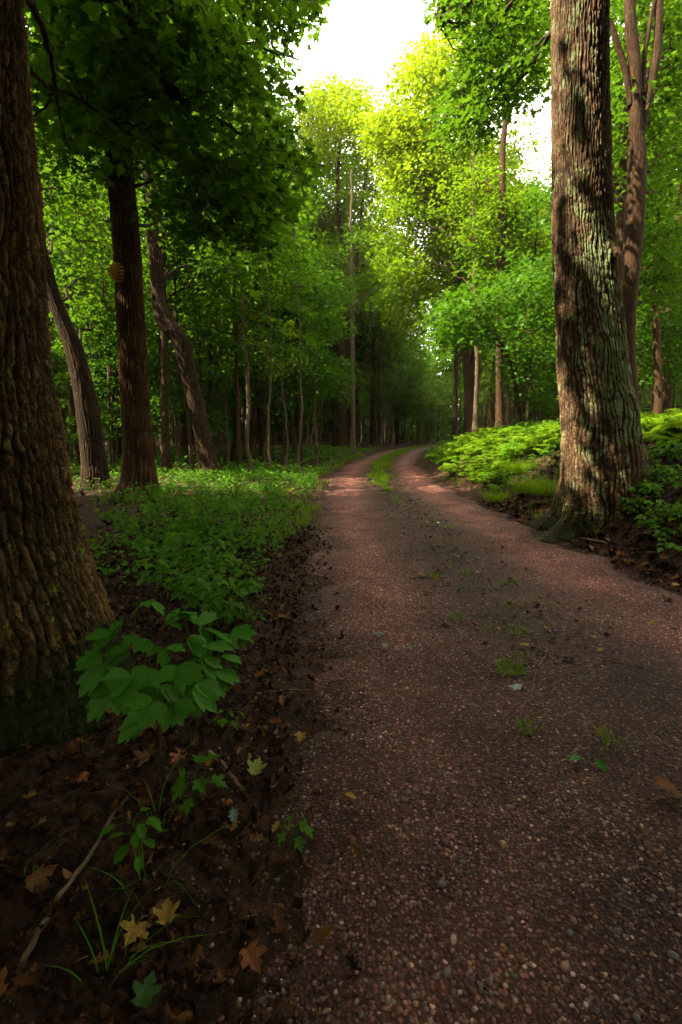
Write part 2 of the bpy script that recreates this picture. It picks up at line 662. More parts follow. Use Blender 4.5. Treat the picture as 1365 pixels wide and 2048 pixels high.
c_ = q.mix(q.math('MULTIPLY', q.attr("mid").outputs["Fac"], .55), c_, (.52, .42, .34), 'MULTIPLY')
c_ = q.mix(q.math('MULTIPLY', rut, 1.0, True), c_, (3.0, 2.55, 2.8), 'MULTIPLY')
c_ = q.mix(.85, c_, q.ramp(big, [(.36, (.45, .38, .33)), (.62, (1.15, 1.12, 1.12))]), 'MULTIPLY')
bp = q.n("ShaderNodeBump", Strength=.8, Distance=.012)
q.t.links.new(q.math('SUBTRACT', 1.0, q.math('ADD', vo.outputs["Distance"], q.math('MULTIPLY', vo2.outputs["Distance"], .8))), bp.inputs["Height"])
b_ = q.n("ShaderNodeBsdfPrincipled", Base_Color=c_, Roughness=.72)
b_.inputs["Specular IOR Level"].default_value = .22
q.t.links.new(bp.outputs[0], b_.inputs["Normal"])
M_ROAD = q.done(b_.outputs[0])

q = NT("pebble_stone")
r_ = q.attr("rnd").outputs["Fac"]
g_ = q.n("ShaderNodeNewGeometry").outputs["Position"]
c_ = q.mix(.5, q.ramp(r_, STONES), q.ramp(q.noise(g_, 260, 3), [(.35, (.5, .45, .42)), (.65, (1.2, 1.15, 1.1))]), 'MULTIPLY')
b_ = q.n("ShaderNodeBsdfPrincipled", Base_Color=c_, Roughness=.55)
M_PEB = q.done(b_.outputs[0])

# ------------------------------------------------------------------ the setting: ground and road


def axis_pts(lo, hi, fine_lo, fine_hi, step, grow=1.12):
    a = list(np.arange(fine_lo, fine_hi + 1e-6, step))
    s_, x = step, a[-1]
    while x < hi:
        s_ *= grow
        x += s_
        a.append(min(x, hi))
    s_, x = step, a[0]
    b = []
    while x > lo:
        s_ *= grow
        x -= s_
        b.append(max(x, lo))
    return np.array(b[::-1] + a)


gx = axis_pts(-146, 146, -4, 7, .09)
gy = axis_pts(-71, 146, -1, 14, .09)
X, Y = np.meshgrid(gx, gy)
Z = gz(X, Y) - .006
nearz = np.exp(-np.hypot(X, Y - 4) / 9)
Z = Z + nearz * .03 * (fbm(X * 7, Y * 7, 21, 3) - .5) * (np.abs(rside(X, Y)) > HW - .1)
# sink the sheet under the road sheet
Z = Z - .03 * (1 - sstep(HW - .3, HW - .02, np.abs(rside(X, Y)))) * (Y < 79)
ny, nx = X.shape
i = np.arange(ny - 1)[:, None] * nx + np.arange(nx - 1)[None]
F = np.stack([i, i + 1, i + nx + 1, i + nx], -1).reshape(-1, 4)
mobj("ground", meshd("ground", np.stack([X, Y, Z], -1).reshape(-1, 3), [(F, 0)], [M_SOIL]))
tag(bpy.data.objects["ground"], "dark soil of the forest floor strewn with decayed leaves", None, None, "structure")

sy = np.concatenate([np.arange(-4, 9, .06), np.arange(9, 25, .15), np.arange(25, 80, .5)])
sx = np.linspace(-1, 1, 61)
YY, SS = np.meshgrid(sy, sx, indexing='ij')
cc = roadc(YY)
sl = np.gradient(roadc(sy), sy)[:, None]
wid = HW + .12
XX = cc + SS * wid / np.sqrt(1 + sl * sl)
Yr = YY - SS * wid * sl / np.sqrt(1 + sl * sl)
ZZ = gz(XX, Yr)
dd = SS * wid
ed = np.abs(dd) + .7 * (fbm(XX * 1.6, Yr * 1.6, 61, 2) - .5) * (np.abs(dd) > .5) + .22 * (fbm(XX * 6, Yr * 6, 63, 3) - .5)
edge = sstep(HW - .42, HW + .10, ed)
ZZ = ZZ + .012 - .075 * edge * (.4 + 1.2 * fbm(XX * 11, Yr * 11, 31, 3)) + .010 * (fbm(XX * 9, Yr * 9, 41, 3) - .5)
rut = np.exp(-((dd - .80) / .30) ** 2) + np.exp(-((dd + .80) / .28) ** 2)
rut = rut * (.6 + .8 * (fbm(XX * 1.3, Yr * .5, 71, 3) - .2)) * (.35 + .65 * sstep(1.5, 4, Yr))
midd = np.exp(-(dd / .42) ** 2)
ny, nx = XX.shape
i = np.arange(ny - 1)[:, None] * nx + np.arange(nx - 1)[None]
F = np.stack([i, i + 1, i + nx + 1, i + nx], -1).reshape(-1, 4)
mobj("gravel_road", meshd("gravel_road", np.stack([XX, Yr, ZZ], -1).reshape(-1, 3), [(F, 0)], [M_ROAD], {"rut": rut.ravel(), "mid": midd.ravel()}))
tag(bpy.data.objects["gravel_road"], "reddish brown gravel track with two wheel ruts bending right", None, None, "structure")


def roadz(x, y):
    return gz(x, y) + .012


def onsurf(x, y):
    return gz(x, y) + (.012 if abs(float(rside(x, y))) < HW - .2 else 0)


# loose stones on the road: too many to count
ph = (1 + 5 ** .5) / 2
ICO = nrm(np.array([(-1, ph, 0), (1, ph, 0), (-1, -ph, 0), (1, -ph, 0), (0, -1, ph), (0, 1, ph), (0, -1, -ph), (0, 1, -ph), (ph, 0, -1), (ph, 0, 1), (-ph, 0, -1), (-ph, 0, 1)], float))
ICF = np.array([(0, 11, 5), (0, 5, 1), (0, 1, 7), (0, 7, 10), (0, 10, 11), (1, 5, 9), (5, 11, 4), (11, 10, 2), (10, 7, 6), (7, 1, 8), (3, 9, 4), (3, 4, 2), (3, 2, 6), (3, 6, 8), (3, 8, 9), (4, 9, 5), (2, 4, 11), (6, 2, 10), (8, 6, 7), (9, 8, 1)])


def pebbles(n, y0, y1, smin, smax, pw, xlo, xhi, dens):
    y = y0 + (y1 - y0) * rng.random(n)
    x = roadc(y) + rng.uniform(xlo, xhi, n)
    keep = rng.random(n) < dens(x, y)
    x, y = x[keep], y[keep]
    n = len(x)
    s_ = smin + (smax - smin) * rng.random(n) ** pw
    V = ICO[None] * (1 + rng.normal(0, .12, (n, 12, 1)))
    V = V * (s_[:, None, None] * np.stack([rng.uniform(.8, 1.3, n), rng.uniform(.7, 1.0, n), rng.uniform(.45, .8, n)], -1)[:, None])
    a = rng.random(n) * 6.28
    ca, sa = np.cos(a)[:, None], np.sin(a)[:, None]
    V = np.stack([V[..., 0] * ca - V[..., 1] * sa, V[..., 0] * sa + V[..., 1] * ca, V[..., 2]], -1)
    d = np.abs(rside(x, y))
    z = gz(x, y) + .012 * (1 - sstep(HW - .35, HW, d)) + .12 * s_
    V = V + np.stack([x, y, z], -1)[:, None]
    F = ICF[None] + (np.arange(n) * 12)[:, None, None]
    return V.reshape(-1, 3), F.reshape(-1, 3), np.repeat(rng.random(n), 12)


def pd(x, y):
    d = np.abs(rside(x, y))
    return (.18 + .80 * sstep(.38, .64, fbm(x * 2.3, y * 2.3, 55, 3))) * (1 - sstep(HW - .55, HW + .30, d)) + .07


parts = [pebbles(66000, .7, 2.6, .0014, .0066, 3.0, -1.8, 1.7, pd), pebbles(36000, 2.6, 7.0, .0024, .007, 2.4, -1.8, 1.6, pd), pebbles(1000, .7, 4.0, .006, .014, 2.4, -1.7, 1.6, pd)]
VV, FF, RR, nb = [], [], [], 0
for v, f, r in parts:
    VV.append(v)
    FF.append(f + nb)
    RR.append(r)
    nb += len(v)
o = mobj("gravel", meshd("gravel", np.concatenate(VV), [(np.concatenate(FF), 0)], [M_PEB], {"rnd": np.concatenate(RR)}))
tag(o, "loose rounded red, grey and tan stones scattered over the road", None, None, "stuff")

# ------------------------------------------------------------------ trees
# gaps in the canopy through which the sun reaches a few places
SUNV = np.array([sdir.x, sdir.y, sdir.z])
GLADES = [((-.80, 1.72, .65), .40), ((2.62, 5.35, 3.4), .60), ((2.55, 5.3, 2.2), .65), ((2.5, 5.25, 1.2), .60), ((3.2, 10.5, .8), 1.25), ((4.2, 11.5, 1.0), 1.25), ((3.0, 8.6, .5), .65), ((-1.6, 9.5, .2), .7), ((6.0, 19, 4), .9), ((5.6, 17, 3), .9)]


def in_glade(c, extra=0.0, first=0):
    for t_, r_g in GLADES[first:]:
        v = np.asarray(c) - t_
        al = v @ SUNV
        if al > 0 and np.linalg.norm(v - al * SUNV) < r_g + extra:
            return True
    return False


def bank_limb(wood, a, b, r0, r1, sag=.0, n=7, k=6, wob=.05):
    a, b = np.asarray(a, float), np.asarray(b, float)
    t = np.linspace(0, 1, n)[:, None]
    p = a + (b - a) * t
    L = np.linalg.norm(b - a)
    p = p + np.array([0, 0, 1.]) * (sag * L * 4 * t * (1 - t))
    p[1:-1] += rng.normal(0, wob * L / n, (n - 2, 3))
    wood.tube(p, np.linspace(r0, r1, n), k)
    return p


def nearest(pts, c):
    d = np.linalg.norm(pts - c, axis=1)
    j = int(np.argmin(d))
    return pts[j], d[j]


def inpoly(px, py, poly):
    ins = False
    n = len(poly)
    for i in range(n):
        x0, y0 = poly[i]
        x1, y1 = poly[(i + 1) % n]
        if (y0 > py) != (y1 > py) and px < (x1 - x0) * (py - y0) / (y1 - y0) + x0:
            ins = not ins
    return ins


def region_centres(poly, n, Y0, Y1):
    xs = [p[0] for p in poly]
    ys = [p[1] for p in poly]
    out = []
    while len(out) < n:
        px, py = random.uniform(min(xs), max(xs)), random.uniform(min(ys), max(ys))
        if inpoly(px, py, poly):
            out.append(P(px, py, random.uniform(Y0, Y1)))
    return np.array(out)


def trace(pts, Y, n=24, lean=0.0):
    """photo trace (px, py, width px) at distance Y -> world path and radii"""
    W = []
    for px, py, wd in pts:
        p = P(px, py, Y + lean * (1000 - py) / 1000)
        dpt = pix(p)[2]
        W.append((*p, wd / 2 * dpt / FPX))
    s_ = smooth_path(np.array(W), n)
    return s_[:, :3], np.maximum(s_[:, 3], .004)


def put_tree(name, label, base, wood, leaves, bark, group=None, cat="tree"):
    """wood and leaves are in world space; the root stands at base"""
    root = empty(name, base)
    tag(root, label, cat, group)
    b = np.asarray(base, float)
    wood.V = [v - b for v in wood.V]
    mobj("trunk", wood.mesh("trunk", bark), root)
    for L, mat in leaves:
        if L.count():
            L.P = [p - b for p in L.P]
            mobj("crown", L.mesh("crown", mat), root)
    return root


def hang(wood, L, cs, limbs, rad, n, size, flat=.35, twig=.012, axis=None, tilt=.35, thick=.12):
    """sprays at centres cs, each on a twig from the nearest point of the limbs"""
    lp = np.concatenate(limbs)
    for c in cs:
        if in_glade(c, rad * .35) and random.random() < .9:
            continue
        a, d = nearest(lp, c)
        ax = a if axis is None else axis
        out = nrm(np.array([c[0] - ax[0], c[1] - ax[1], 0]) + 1e-6)
        rr = rad * random.uniform(.7, 1.25)
        if d > .1:
            bank_limb(wood, a, c + np.array([0, 0, -.03]), min(.03, twig * (1 + d * .35)), twig * .35, .05, 6, 4, .25)
            if d < 9:
                e = c + nrm(c - a) * rr * .8
                bank_limb(wood, c, e + np.array([0, 0, -.05]), twig * .35, twig * .2, 0, 4, 3, .2)
        spray(L, c, rr, max(4, int(n * (rr / rad) ** 2)), out, flat, size, tilt, thick, random.random())


def extend(path, rad, top, n=10, r_end=.05):
    """carry a traced trunk on up to height top along its last direction, straightening"""
    d = nrm(path[-1] - path[-4])
    h = top - path[-1][2]
    e = path[-1] + np.array([d[0] / max(d[2], .3) * h * .5, d[1] * h * .3, h])
    t = np.linspace(0, 1, n + 1)[1:, None]
    q = path[-1] + (e - path[-1]) * t + rng.normal(0, .05, (n, 3))
    return np.vstack([path, q]), np.concatenate([rad, np.linspace(rad[-1], r_end, n + 1)[1:]])


def groundfit(path, rad, flare=1.5, fh=.5):
    b = path[0].copy()
    b[2] = gz(b[0], b[1])
    zr = path[:, 2] - b[2]
    return b, rad * (1 + (flare - 1) * np.exp(-np.maximum(zr, 0) / fh))


def limbs_from(path, rad, wood, cs, k, r_lim=.028):
    """k limbs climbing from the trunk to means of clusters of spray centres"""
    cs = np.asarray(cs)
    idx = rng.choice(len(cs), min(k, len(cs)), replace=False)
    m = cs[idx].copy()
    for _ in range(4):
        lab = np.argmin(((cs[:, None] - m[None]) ** 2).sum(-1), 1)
        for j in range(len(m)):
            if (lab == j).any():
                m[j] = cs[lab == j].mean(0)
    out = []
    for c in m:
        hd = np.hypot(path[:, 0] - c[0], path[:, 1] - c[1])
        want = c[2] - .55 * hd
        j = int(np.argmin(np.abs(path[:, 2] - want)))
        r0 = min(rad[j] * .35, r_lim)
        p = bank_limb(wood, path[j], c, r0, r0 * .3, .06, 12, 6, .25)
        out.append(p[3:])
    return out


# ---- the two great trunks, with real furrowed bark
def great_trunk(path, rad, roots, nth, nz, Rref, cu, cv, depth, zb, mossf, lichf, fl, seed, burls=(), pl=.3):
    p = smooth_path(np.column_stack([path, rad]), nz)
    c, R = p[:, :3], p[:, 3]
    th = np.linspace(math.pi / 2, math.pi / 2 + 2 * math.pi, nth + 1)
    TH, CZ = np.meshgrid(th, c[:, 2])
    RR = np.repeat(R[:, None], nth + 1, 1)
    h = CZ - zb
    lob = 0
    for a, wdt, amp, fall in roots:
        da = (TH - a + math.pi) % (2 * math.pi) - math.pi
        lob = lob + amp * np.exp(-(da / wdt) ** 2) * np.exp(-np.maximum(h, -.28) / fall)
    lob = lob + fl * np.exp(-np.maximum(h, 0) / .45)
    u = TH * Rref
    wu = u + .05 * (vn(u * 4, CZ * 1.3, None, seed) - .5) * 2 + .012 * (vn(u * 16, CZ * 7, None, seed + 3) - .5) * 2
    wz = CZ + .10 * (vn(u * 9, CZ * 2.2, None, seed + 7) - .5) * 2
    e, cid = voro(wu * cu, wz * cv, seed)
    e2, _ = voro(wu * cu * 2.1 + 7, wz * cv * 2.3, seed + 20)
    q1 = u * cu + 1.5 * (2 * fbm(u * cu * .30, CZ * cv * .42, seed + 60, 3) - 1) + .35 * (2 * vn(u * cu * .9, CZ * cv * 1.6, None, seed + 66) - 1)
    rd = np.abs(np.sin(math.pi * q1)) ** .55
    ridge = rd * (.60 + .38 * sstep(.02, .40, e)) * (.8 + .2 * cid)
    e3, c3 = voro(wu * 42 + 3, wz * 15, seed + 30)
    plate = sstep(.0, .22, e2 + .25 * (fbm(u * 50, CZ * 40, seed + 44, 2) - .5)) * (.55 + .45 * c3)
    ridge = ridge * (1 - pl + pl * plate) + (.16 + .22 * pl) * (fbm(u * 70, CZ * 55, seed + 40, 4) - .5) + .16 * pl * sstep(.05, .3, e3)
    big = .03 * (fbm(u * 2.2, CZ * 1.1, seed + 50, 2) - .5)
    bl = 0
    smoothm = np.zeros_like(TH)
    for ba, bz, bw, bh, ba_ in burls:
        da = (TH - ba + math.pi) % (2 * math.pi) - math.pi
        g = np.exp(-(da * Rref / bw) ** 2 - ((CZ - bz) / bh) ** 2)
        bl = bl + ba_ * g
    RRR = RR * (1 + lob) + depth * ridge + big + bl
    V = np.stack([c[:, 0:1] + RRR * np.cos(TH), c[:, 1:2] + RRR * np.sin(TH), CZ], -1)
    i = np.arange(nz - 1)[:, None] * (nth + 1) + np.arange(nth)[None]
    F = np.stack([i, i + 1, i + nth + 2, i + nth + 1], -1).reshape(-1, 4)
    B = np.stack([u, CZ, np.zeros_like(u)], -1)
    at = {"bk": B.reshape(-1, 3), "bark": np.clip(ridge, 0, 1).ravel(), "moss": mossf(TH, h).ravel(), "lich": lichf(TH, CZ).ravel()}
    return V.reshape(-1, 3), F, at


PI = math.pi
# near trunk at the left
YL = 1.88
LT = []
for px, py, wd in [(-30, 1620, 500), (-42, 1400, 478), (-58, 1250, 462), (-72, 1120, 430), (-85, 1000, 400), (-98, 850, 385), (-108, 700, 360), (-114, 500, 345), (-120, 250, 320), (-128, 0, 300), (-150, -420, 265)]:
    p = P(px, py, YL)
    LT.append((*p, wd / 2 * pix(p)[2] / FPX))
LT = np.array(LT)
LT[:, 3] *= .93
zb = gz(LT[0, 0], LT[0, 1])
LT = np.vstack([[LT[0, 0] + .02, LT[0, 1], zb - .25, LT[0, 3] * 1.05], LT])
top = LT[-1]
for h in (5.5, 8, 11, 14):
    LT = np.vstack([LT, [top[0] - .05 * (h - 4), YL - .02 * h, h, max(.06, top[3] * (1 - (h - 4) / 12))]])
base1 = np.array([LT[1, 0], LT[1, 1], zb])
V, F, at = great_trunk(LT[:, :3], LT[:, 3], [(-.35, .35, .22, .35), (-1.35, .4, .14, .3), (.6, .4, .18, .4), (-2.4, .4, .2, .4)], 620, 760, .50, 18, 6.4, .032, zb,
                       lambda t, h: np.clip(.75 - h / .42, 0, 1) + .22 * (fbm(t * 4, h * 3, 33, 3) - .5) + .30 * np.exp(-(((t - 6.05 + PI) % (2 * PI) - PI) / .75) ** 2) * np.exp(-np.maximum(h - .3, 0) / 1.1) + .22,
                       lambda t, z: .27 + .14 * (vn(t * 5, z * 4, None, 77)) + .30 * np.exp(-(((t - 4.38 + PI) % (2 * PI) - PI) / .10) ** 2 - ((z - .50) / .13) ** 2), .08, 5, (), .64)
tree1 = empty("broadleaf_tree", base1)
tag(tree1, "huge mossy old trunk filling the left foreground under overhanging dark maple leaves", "tree")
mobj("trunk", meshd("trunk", V - base1, [(F, 0)], [M_OLD], at), tree1)
# its limbs: the dark hanging branches of the upper left, and the crown overhead
wd1 = Wood()
br = [[(-120, -300, 2.3), (40, -260, 3.3), (150, -120, 4.2), (225, 0, 4.8), (280, 85, 5.2), (320, 155, 5.5), (370, 200, 5.8), (390, 280, 6.0), (415, 370, 6.1), (450, 430, 6.2), (500, 480, 6.3)],
      [(225, 0, 4.8), (300, 25, 5.2), (350, 62, 5.6), (415, 70, 6.0), (520, 95, 6.4), (600, 120, 6.7)],
      [(370, 200, 5.8), (440, 240, 6.2), (520, 290, 6.6), (600, 320, 6.9), (660, 335, 7.2)],
      [(-110, -60, 2.4), (0, -40, 3.0), (58, 0, 3.5), (85, 60, 3.8), (100, 110, 4.0), (112, 178, 4.2)],
      [(20, 70, 3.2), (55, 120, 3.6), (85, 165, 4.0), (112, 178, 4.2), (180, 210, 4.7), (250, 262, 5.1), (340, 310, 5.5), (420, 345, 5.9)],
      [(112, 178, 4.2), (88, 215, 4.3), (60, 235, 4.4), (30, 250, 4.4)],
      [(112, 178, 4.2), (120, 230, 4.4), (135, 290, 4.6), (152, 330, 4.7)],
      [(150, -120, 4.2), (300, -140, 4.8), (430, -60, 5.4), (540, -20, 5.9), (640, 20, 6.4)]]
rr = [(.075, .012), (.03, .008), (.026, .007), (.035, .014), (.02, .007), (.012, .004), (.010, .004), (.05, .008)]
lim1 = []
for b, (a0, a1) in zip(br, rr):
    p = smooth_path([P(*q) for q in b], 26)
    p += rng.normal(0, .008, p.shape)
    wd1.tube(p, np.linspace(a0, a1, 26), 7)
    lim1.append(p)
LA = Leaves(T_MAPLE)
A1 = [(60, -80), (620, -80), (640, 15), (620, 45), (585, 70), (545, 105), (540, 165), (560, 225), (590, 280), (640, 325), (615, 350), (585, 385), (540, 420), (440, 400), (330, 340), (250, 300), (150, 320), (80, 300)]
cs = region_centres(A1, 310, 4.6, 7.6)
hang(wd1, LA, cs, lim1, .30, 26, .098, .5, .007)
A2 = [(330, 330), (560, 390), (560, 520), (480, 530), (400, 470), (330, 430)]
cs = region_centres(A2, 40, 5.6, 7.4)
hang(wd1, LA, cs, lim1, .28, 26, .09, .42, .006)
# overhead crown (out of the picture, shades the foreground)
LO = Leaves(T_DIAM)
lo_c = np.array([(rng.uniform(-4.5, 3.4), rng.uniform(-5.5, 3.6), rng.uniform(4.6, 9.5)) for _ in range(560)])
lo_c = np.array([c for c in lo_c if c[1] < .5 or pix(c)[1] < -190 or not -150 < pix(c)[0] < 1500])
lo_c = np.vstack([lo_c, np.column_stack([rng.uniform(-7.5, -3.2, 150), rng.uniform(-3.5, 2.6, 150), rng.uniform(4.5, 10, 150)])])  # extra out-of-view sprays added to block sun on the foreground
tp = smooth_path(LT[12:, :3], 30)
lim_o = limbs_from(tp, np.interp(tp[:, 2], LT[12:, 2], LT[12:, 3]), wd1, lo_c, 14, .09)
hang(wd1, LO, lo_c, lim_o, .85, 120, .19, .4, .02)
for wname, wv in (("branches", wd1),):
    wv.V = [v - base1 for v in wv.V]
    mobj("branches", wv.mesh("branches", M_TWIG), tree1)
for L, m in ((LA, M_LEAF), (LO, M_LEAFD)):
    L.P = [p - base1 for p in L.P]
    mobj("crown", L.mesh("crown", m), tree1)

# great oak at the right
gR = G(1195, 1062)
YR = gR[1] + .38
RT = []
for px, py, wd in [(1205, 1035, 250), (1202, 990, 205), (1203, 930, 158), (1198, 850, 137), (1188, 760, 129), (1180, 660, 121), (1173, 570, 115), (1166, 480, 110), (1162, 380, 106), (1160, 200, 104), (1160, 0, 103), (1158, -300, 96)]:
    p = P(px, py, YR)
    RT.append((*p, wd / 2 * pix(p)[2] / FPX))
RT = np.array(RT)
RT[:, 3] *= .95
RT[0:3, 3] *= [.52, .66, .90]
zb2 = float(gz(RT[0, 0], RT[0, 1]))
RT = np.vstack([[RT[0, 0], YR, zb2 - .35, RT[0, 3] * 1.08], RT])
top = RT[-1]
for h in (9, 12, 15, 18):
    RT = np.vstack([RT, [top[0] - .02 * h, YR + .05 * h, h, max(.05, top[3] * (1 - (h - 7) / 12))]])
base2 = np.array([RT[1, 0], RT[1, 1], zb2])


def lich2(t, z):
    band = np.exp(-(((t - (4.95 - .10 * (z - 2)) + PI) % (2 * PI) - PI) / .42) ** 2)
    return .33 + .12 * vn(t * 6, z * 3, None, 71) + .42 * band * sstep(.7, 1.3, z) * (1 - sstep(2.6, 3.6, z)) + .10 * np.exp(-(((t - 4.2 + PI) % (2 * PI) - PI) / .5) ** 2)


V, F, at = great_trunk(RT[:, :3], RT[:, 3], [(-.15, .30, .85, .34), (-1.40, .20, .42, .22), (-2.80, .28, .36, .22), (-2.1, .16, .14, .35), (-.82, .18, .20, .4), (1.0, .4, .5, .3), (2.3, .4, .5, .3)], 560, 900, .40, 20, 5.0, .028, zb2,
                       lambda t, h: np.clip(.46 - h / .6, 0, 1) + .55 * (fbm(t * 4, h * 4, 34, 3) - .5) + .40 * np.exp(-(((t - 5.95 + PI) % (2 * PI) - PI) / .65) ** 2) * np.exp(-np.maximum(h - .2, 0) / .8) + .12, lich2, .06, 15,
                       [(5.25, 2.85, .07, .10, .05), (5.35, 1.35, .07, .16, .05), (5.15, 1.0, .05, .4, .025)], .45)
tree2 = empty("oak_tree", base2)
tag(tree2, "great furrowed oak with pale lichen and spreading mossy roots beside the road", "tree")
mobj("trunk", meshd("trunk", V - base2, [(F, 0)], [M_OAK], at), tree2)
wd2 = Wood()
br = [[(1150, -260, 6.0), (1090, -120, 6.8), (1010, -40, 7.6), (930, 10, 8.4), (870, 40, 9.0)],
      [(1140, 20, 6.0), (1100, 72, 6.6), (1070, 120, 7.0), (1040, 160, 7.4), (1000, 205, 7.9), (945, 245, 8.4), (880, 250, 8.9)],
      [(1100, 72, 6.6), (1030, 120, 7.5), (970, 160, 8.2), (920, 190, 8.8)],
      [(1145, -120, 6.0), (1060, -40, 7.0), (990, 50, 8.0), (940, 110, 8.6)]]
lim2 = []
for b, (a0, a1) in zip(br, [(.09, .02), (.032, .008), (.016, .006), (.05, .010)]):
    p = smooth_path([P(*q) for q in b], 24)
    p += rng.normal(0, .012, p.shape)
    wd2.tube(p, np.linspace(a0, a1, 24), 7)
    lim2.append(p)
LE = Leaves(T_STAR)
E1 = [(868, -70), (1108, -70), (1108, 130), (1050, 170), (1015, 225), (980, 265), (940, 280), (910, 262), (890, 235), (900, 200), (935, 140), (955, 85), (935, 35), (885, 15)]
cs = region_centres(E1, 170, 6.8, 10.4)
hang(wd2, LE, cs, lim2, .36, 36, .092, .42, .008)
LO2 = Leaves(T_DIAM)  # oak crown out of view, spread towards the viewer for shade
c2 = np.array([(rng.uniform(1.8, 8), rng.uniform(-3.0, 4.2), rng.uniform(6.5, 12)) for _ in range(230)])
c2 = np.array([c for c in c2 if c[1] < .5 or pix(c)[1] < -190 or not -150 < pix(c)[0] < 1500])
tp = smooth_path(RT[13:, :3], 30)
lim_o = limbs_from(tp, np.interp(tp[:, 2], RT[13:, 2], RT[13:, 3]), wd2, c2, 12, .1)
hang(wd2, LO2, c2, lim_o, .85, 120, .18, .4, .02)
wd2.V = [v - base2 for v in wd2.V]
mobj("branches", wd2.mesh("branches", M_TWIG), tree2)
for L, m in ((LE, M_LEAF), (LO2, M_LEAFD)):
    L.P = [p - base2 for p in L.P]
    mobj("crown", L.mesh("crown", m), tree2)


# ---- trees traced one by one
def traced_tree(name, label, pts, Y, bark, top, region, nspray, Y0, Y1, leafmat_, tmpl=T_DIAM, rad=.6, per=80, size=.11, forks=(), k=9, seg=14, flare=1.35, fh=.35, limbs_k=10, lean=0, extra=None, flat=.4, thick=.14, fur=None, over=None):
    wood = Wood()
    path, r = trace(pts, Y, 30, lean)
    base, r = groundfit(path, r, flare, fh)
    path = np.vstack([[base[0], base[1], base[2] - .15], path])
    r = np.concatenate([[r[0] * 1.1], r])
    fm = None
    if fur:
        rf = float(np.median(r))
        nzf = int(np.linalg.norm(path[-1] - path[0]) / fur[3])
        sd_ = int(abs(base[0]) * 100) % 97
        fm = great_trunk(path, r * .93 - fur[2] * .7, [(random.uniform(-3, 0), .4, .22, .2) for _ in range(3)], fur[4], nzf, rf, fur[0], fur[1], fur[2], base[2],
                         lambda t, h: np.clip(.5 - h / .5, 0, 1) + .12 + .3 * (vn(t * 2, h * 1.5, None, sd_) - .5), lambda t, z: .26 + .12 * vn(t * 3, z * 2, None, sd_ + 4), .04, sd_)
        p0, r0_ = path[-1], r[-1]
    full, rfull = (extend(path, r, top) if top else (path, r))
    wood.tube(full[len(path) - 3:] if (fur and top) else full, rfull[len(path) - 3:] if (fur and top) else rfull, seg)
    path, r = full, rfull
    limbs = [path[len(path) // 2:]]
    for fk in forks:
        fp, fr = trace(fk, Y, 16, lean)
        wood.tube(fp, fr, 9)
        limbs.append(fp)
    leaves = []
    if region:
        regs = region if isinstance(region[0], list) else [region]
        L = Leaves(tmpl)
        for rg in regs:
            cs = region_centres(rg, max(1, nspray // len(regs)), Y0, Y1)
            lm = limbs + limbs_from(path, r, wood, cs, limbs_k)
            hang(wood, L, cs, lm, rad, per, size, flat, .012, thick=thick)
        leaves.append((L, leafmat_))
    if over is not None:
        L = Leaves(T_DIAM)
        lm = limbs + limbs_from(path, r, wood, over, 8)
        hang(wood, L, over, lm, .8, 100, .19, .4, .012)
        leaves.append((L, leafmat_))
    if extra:
        for rg, n, y0, y1, mat in extra:
            L2 = Leaves(tmpl)
            cs = region_centres(rg, n, y0, y1)
            lm = limbs + limbs_from(path, r, wood, cs, limbs_k)
            hang(wood, L2, cs, lm, rad, per, size, flat, .012, thick=thick)
            leaves.append((L2, mat))
    root = put_tree(name, label, base, wood, leaves, bark)
    if fm:
        V, F, at = fm
        for ch in root.children:
            if ch.name.startswith("trunk"):
                ch.name = "branches"
        mobj("trunk", meshd("trunk", V - np.asarray(base), [(F, 0)], [M_FUR if bark is M_BARK else M_FURD], at), root)
    return root


UL = [(50, -150), (560, -150), (600, 0), (560, 250), (560, 420), (430, 520), (260, 420), (60, 420)]
b2 = G(280, 1000)
traced_tree("fungus_tree", "thick straight furrowed trunk carrying the yellow bracket fungus, left woods", [(280, 1000, 72), (279, 950, 63), (274, 850, 59), (266, 700, 58), (254, 500, 58), (245, 380, 55), (228, 200, 54), (208, 100, 66), (200, 0, 70)], b2[1], M_BARK, 15,
            UL, 170, b2[1] - .4, b2[1] + 3.5, M_LEAF, T_STAR, .55, 60, .105, seg=28, limbs_k=12, fur=(26, 2.6, .022, .014, 220), over=np.column_stack([rng.uniform(-7.5, -2.5, 90), rng.uniform(3.4, 7.2, 90), rng.uniform(6.9, 10.5, 90)]))  # last sprays are unseen, added overhead to keep sun off the road
b3 = G(190, 978)
traced_tree("leaning_tree", "dark trunk leaning left between the mossy giant and the fungus trunk", [(192, 978, 46), (188, 920, 46), (172, 800, 46), (148, 700, 37), (110, 600, 31), (80, 500, 31), (58, 430, 31), (20, 330, 30)], b3[1], M_BARKD, 13,
            [(20, 250), (240, 250), (240, 620), (150, 640), (70, 500)], 60, b3[1] + .8, b3[1] + 5, M_LEAF, T_STAR, .5, 55, .105, seg=20, fur=(26, 3, .016, .018, 160))
b4 = G(424, 952)
traced_tree("crooked_tree", "dark trunk with a sharp elbow leaning left over the undergrowth", [(424, 952, 38), (412, 900, 36), (402, 850, 34), (379, 750, 33), (364, 690, 38), (345, 660, 47), (330, 635, 40), (318, 590, 32), (310, 500, 28), (302, 430, 26), (296, 330, 24)], b4[1], M_BARKD, 14,
            [(290, 300), (640, 330), (640, 470), (520, 560), (420, 590), (300, 520)], 110, b4[1] - 1, b4[1] + 4, M_LEAF, T_STAR, .6, 60, .11, seg=20, fur=(24, 4, .016, .02, 140))
b5 = G(332, 946)
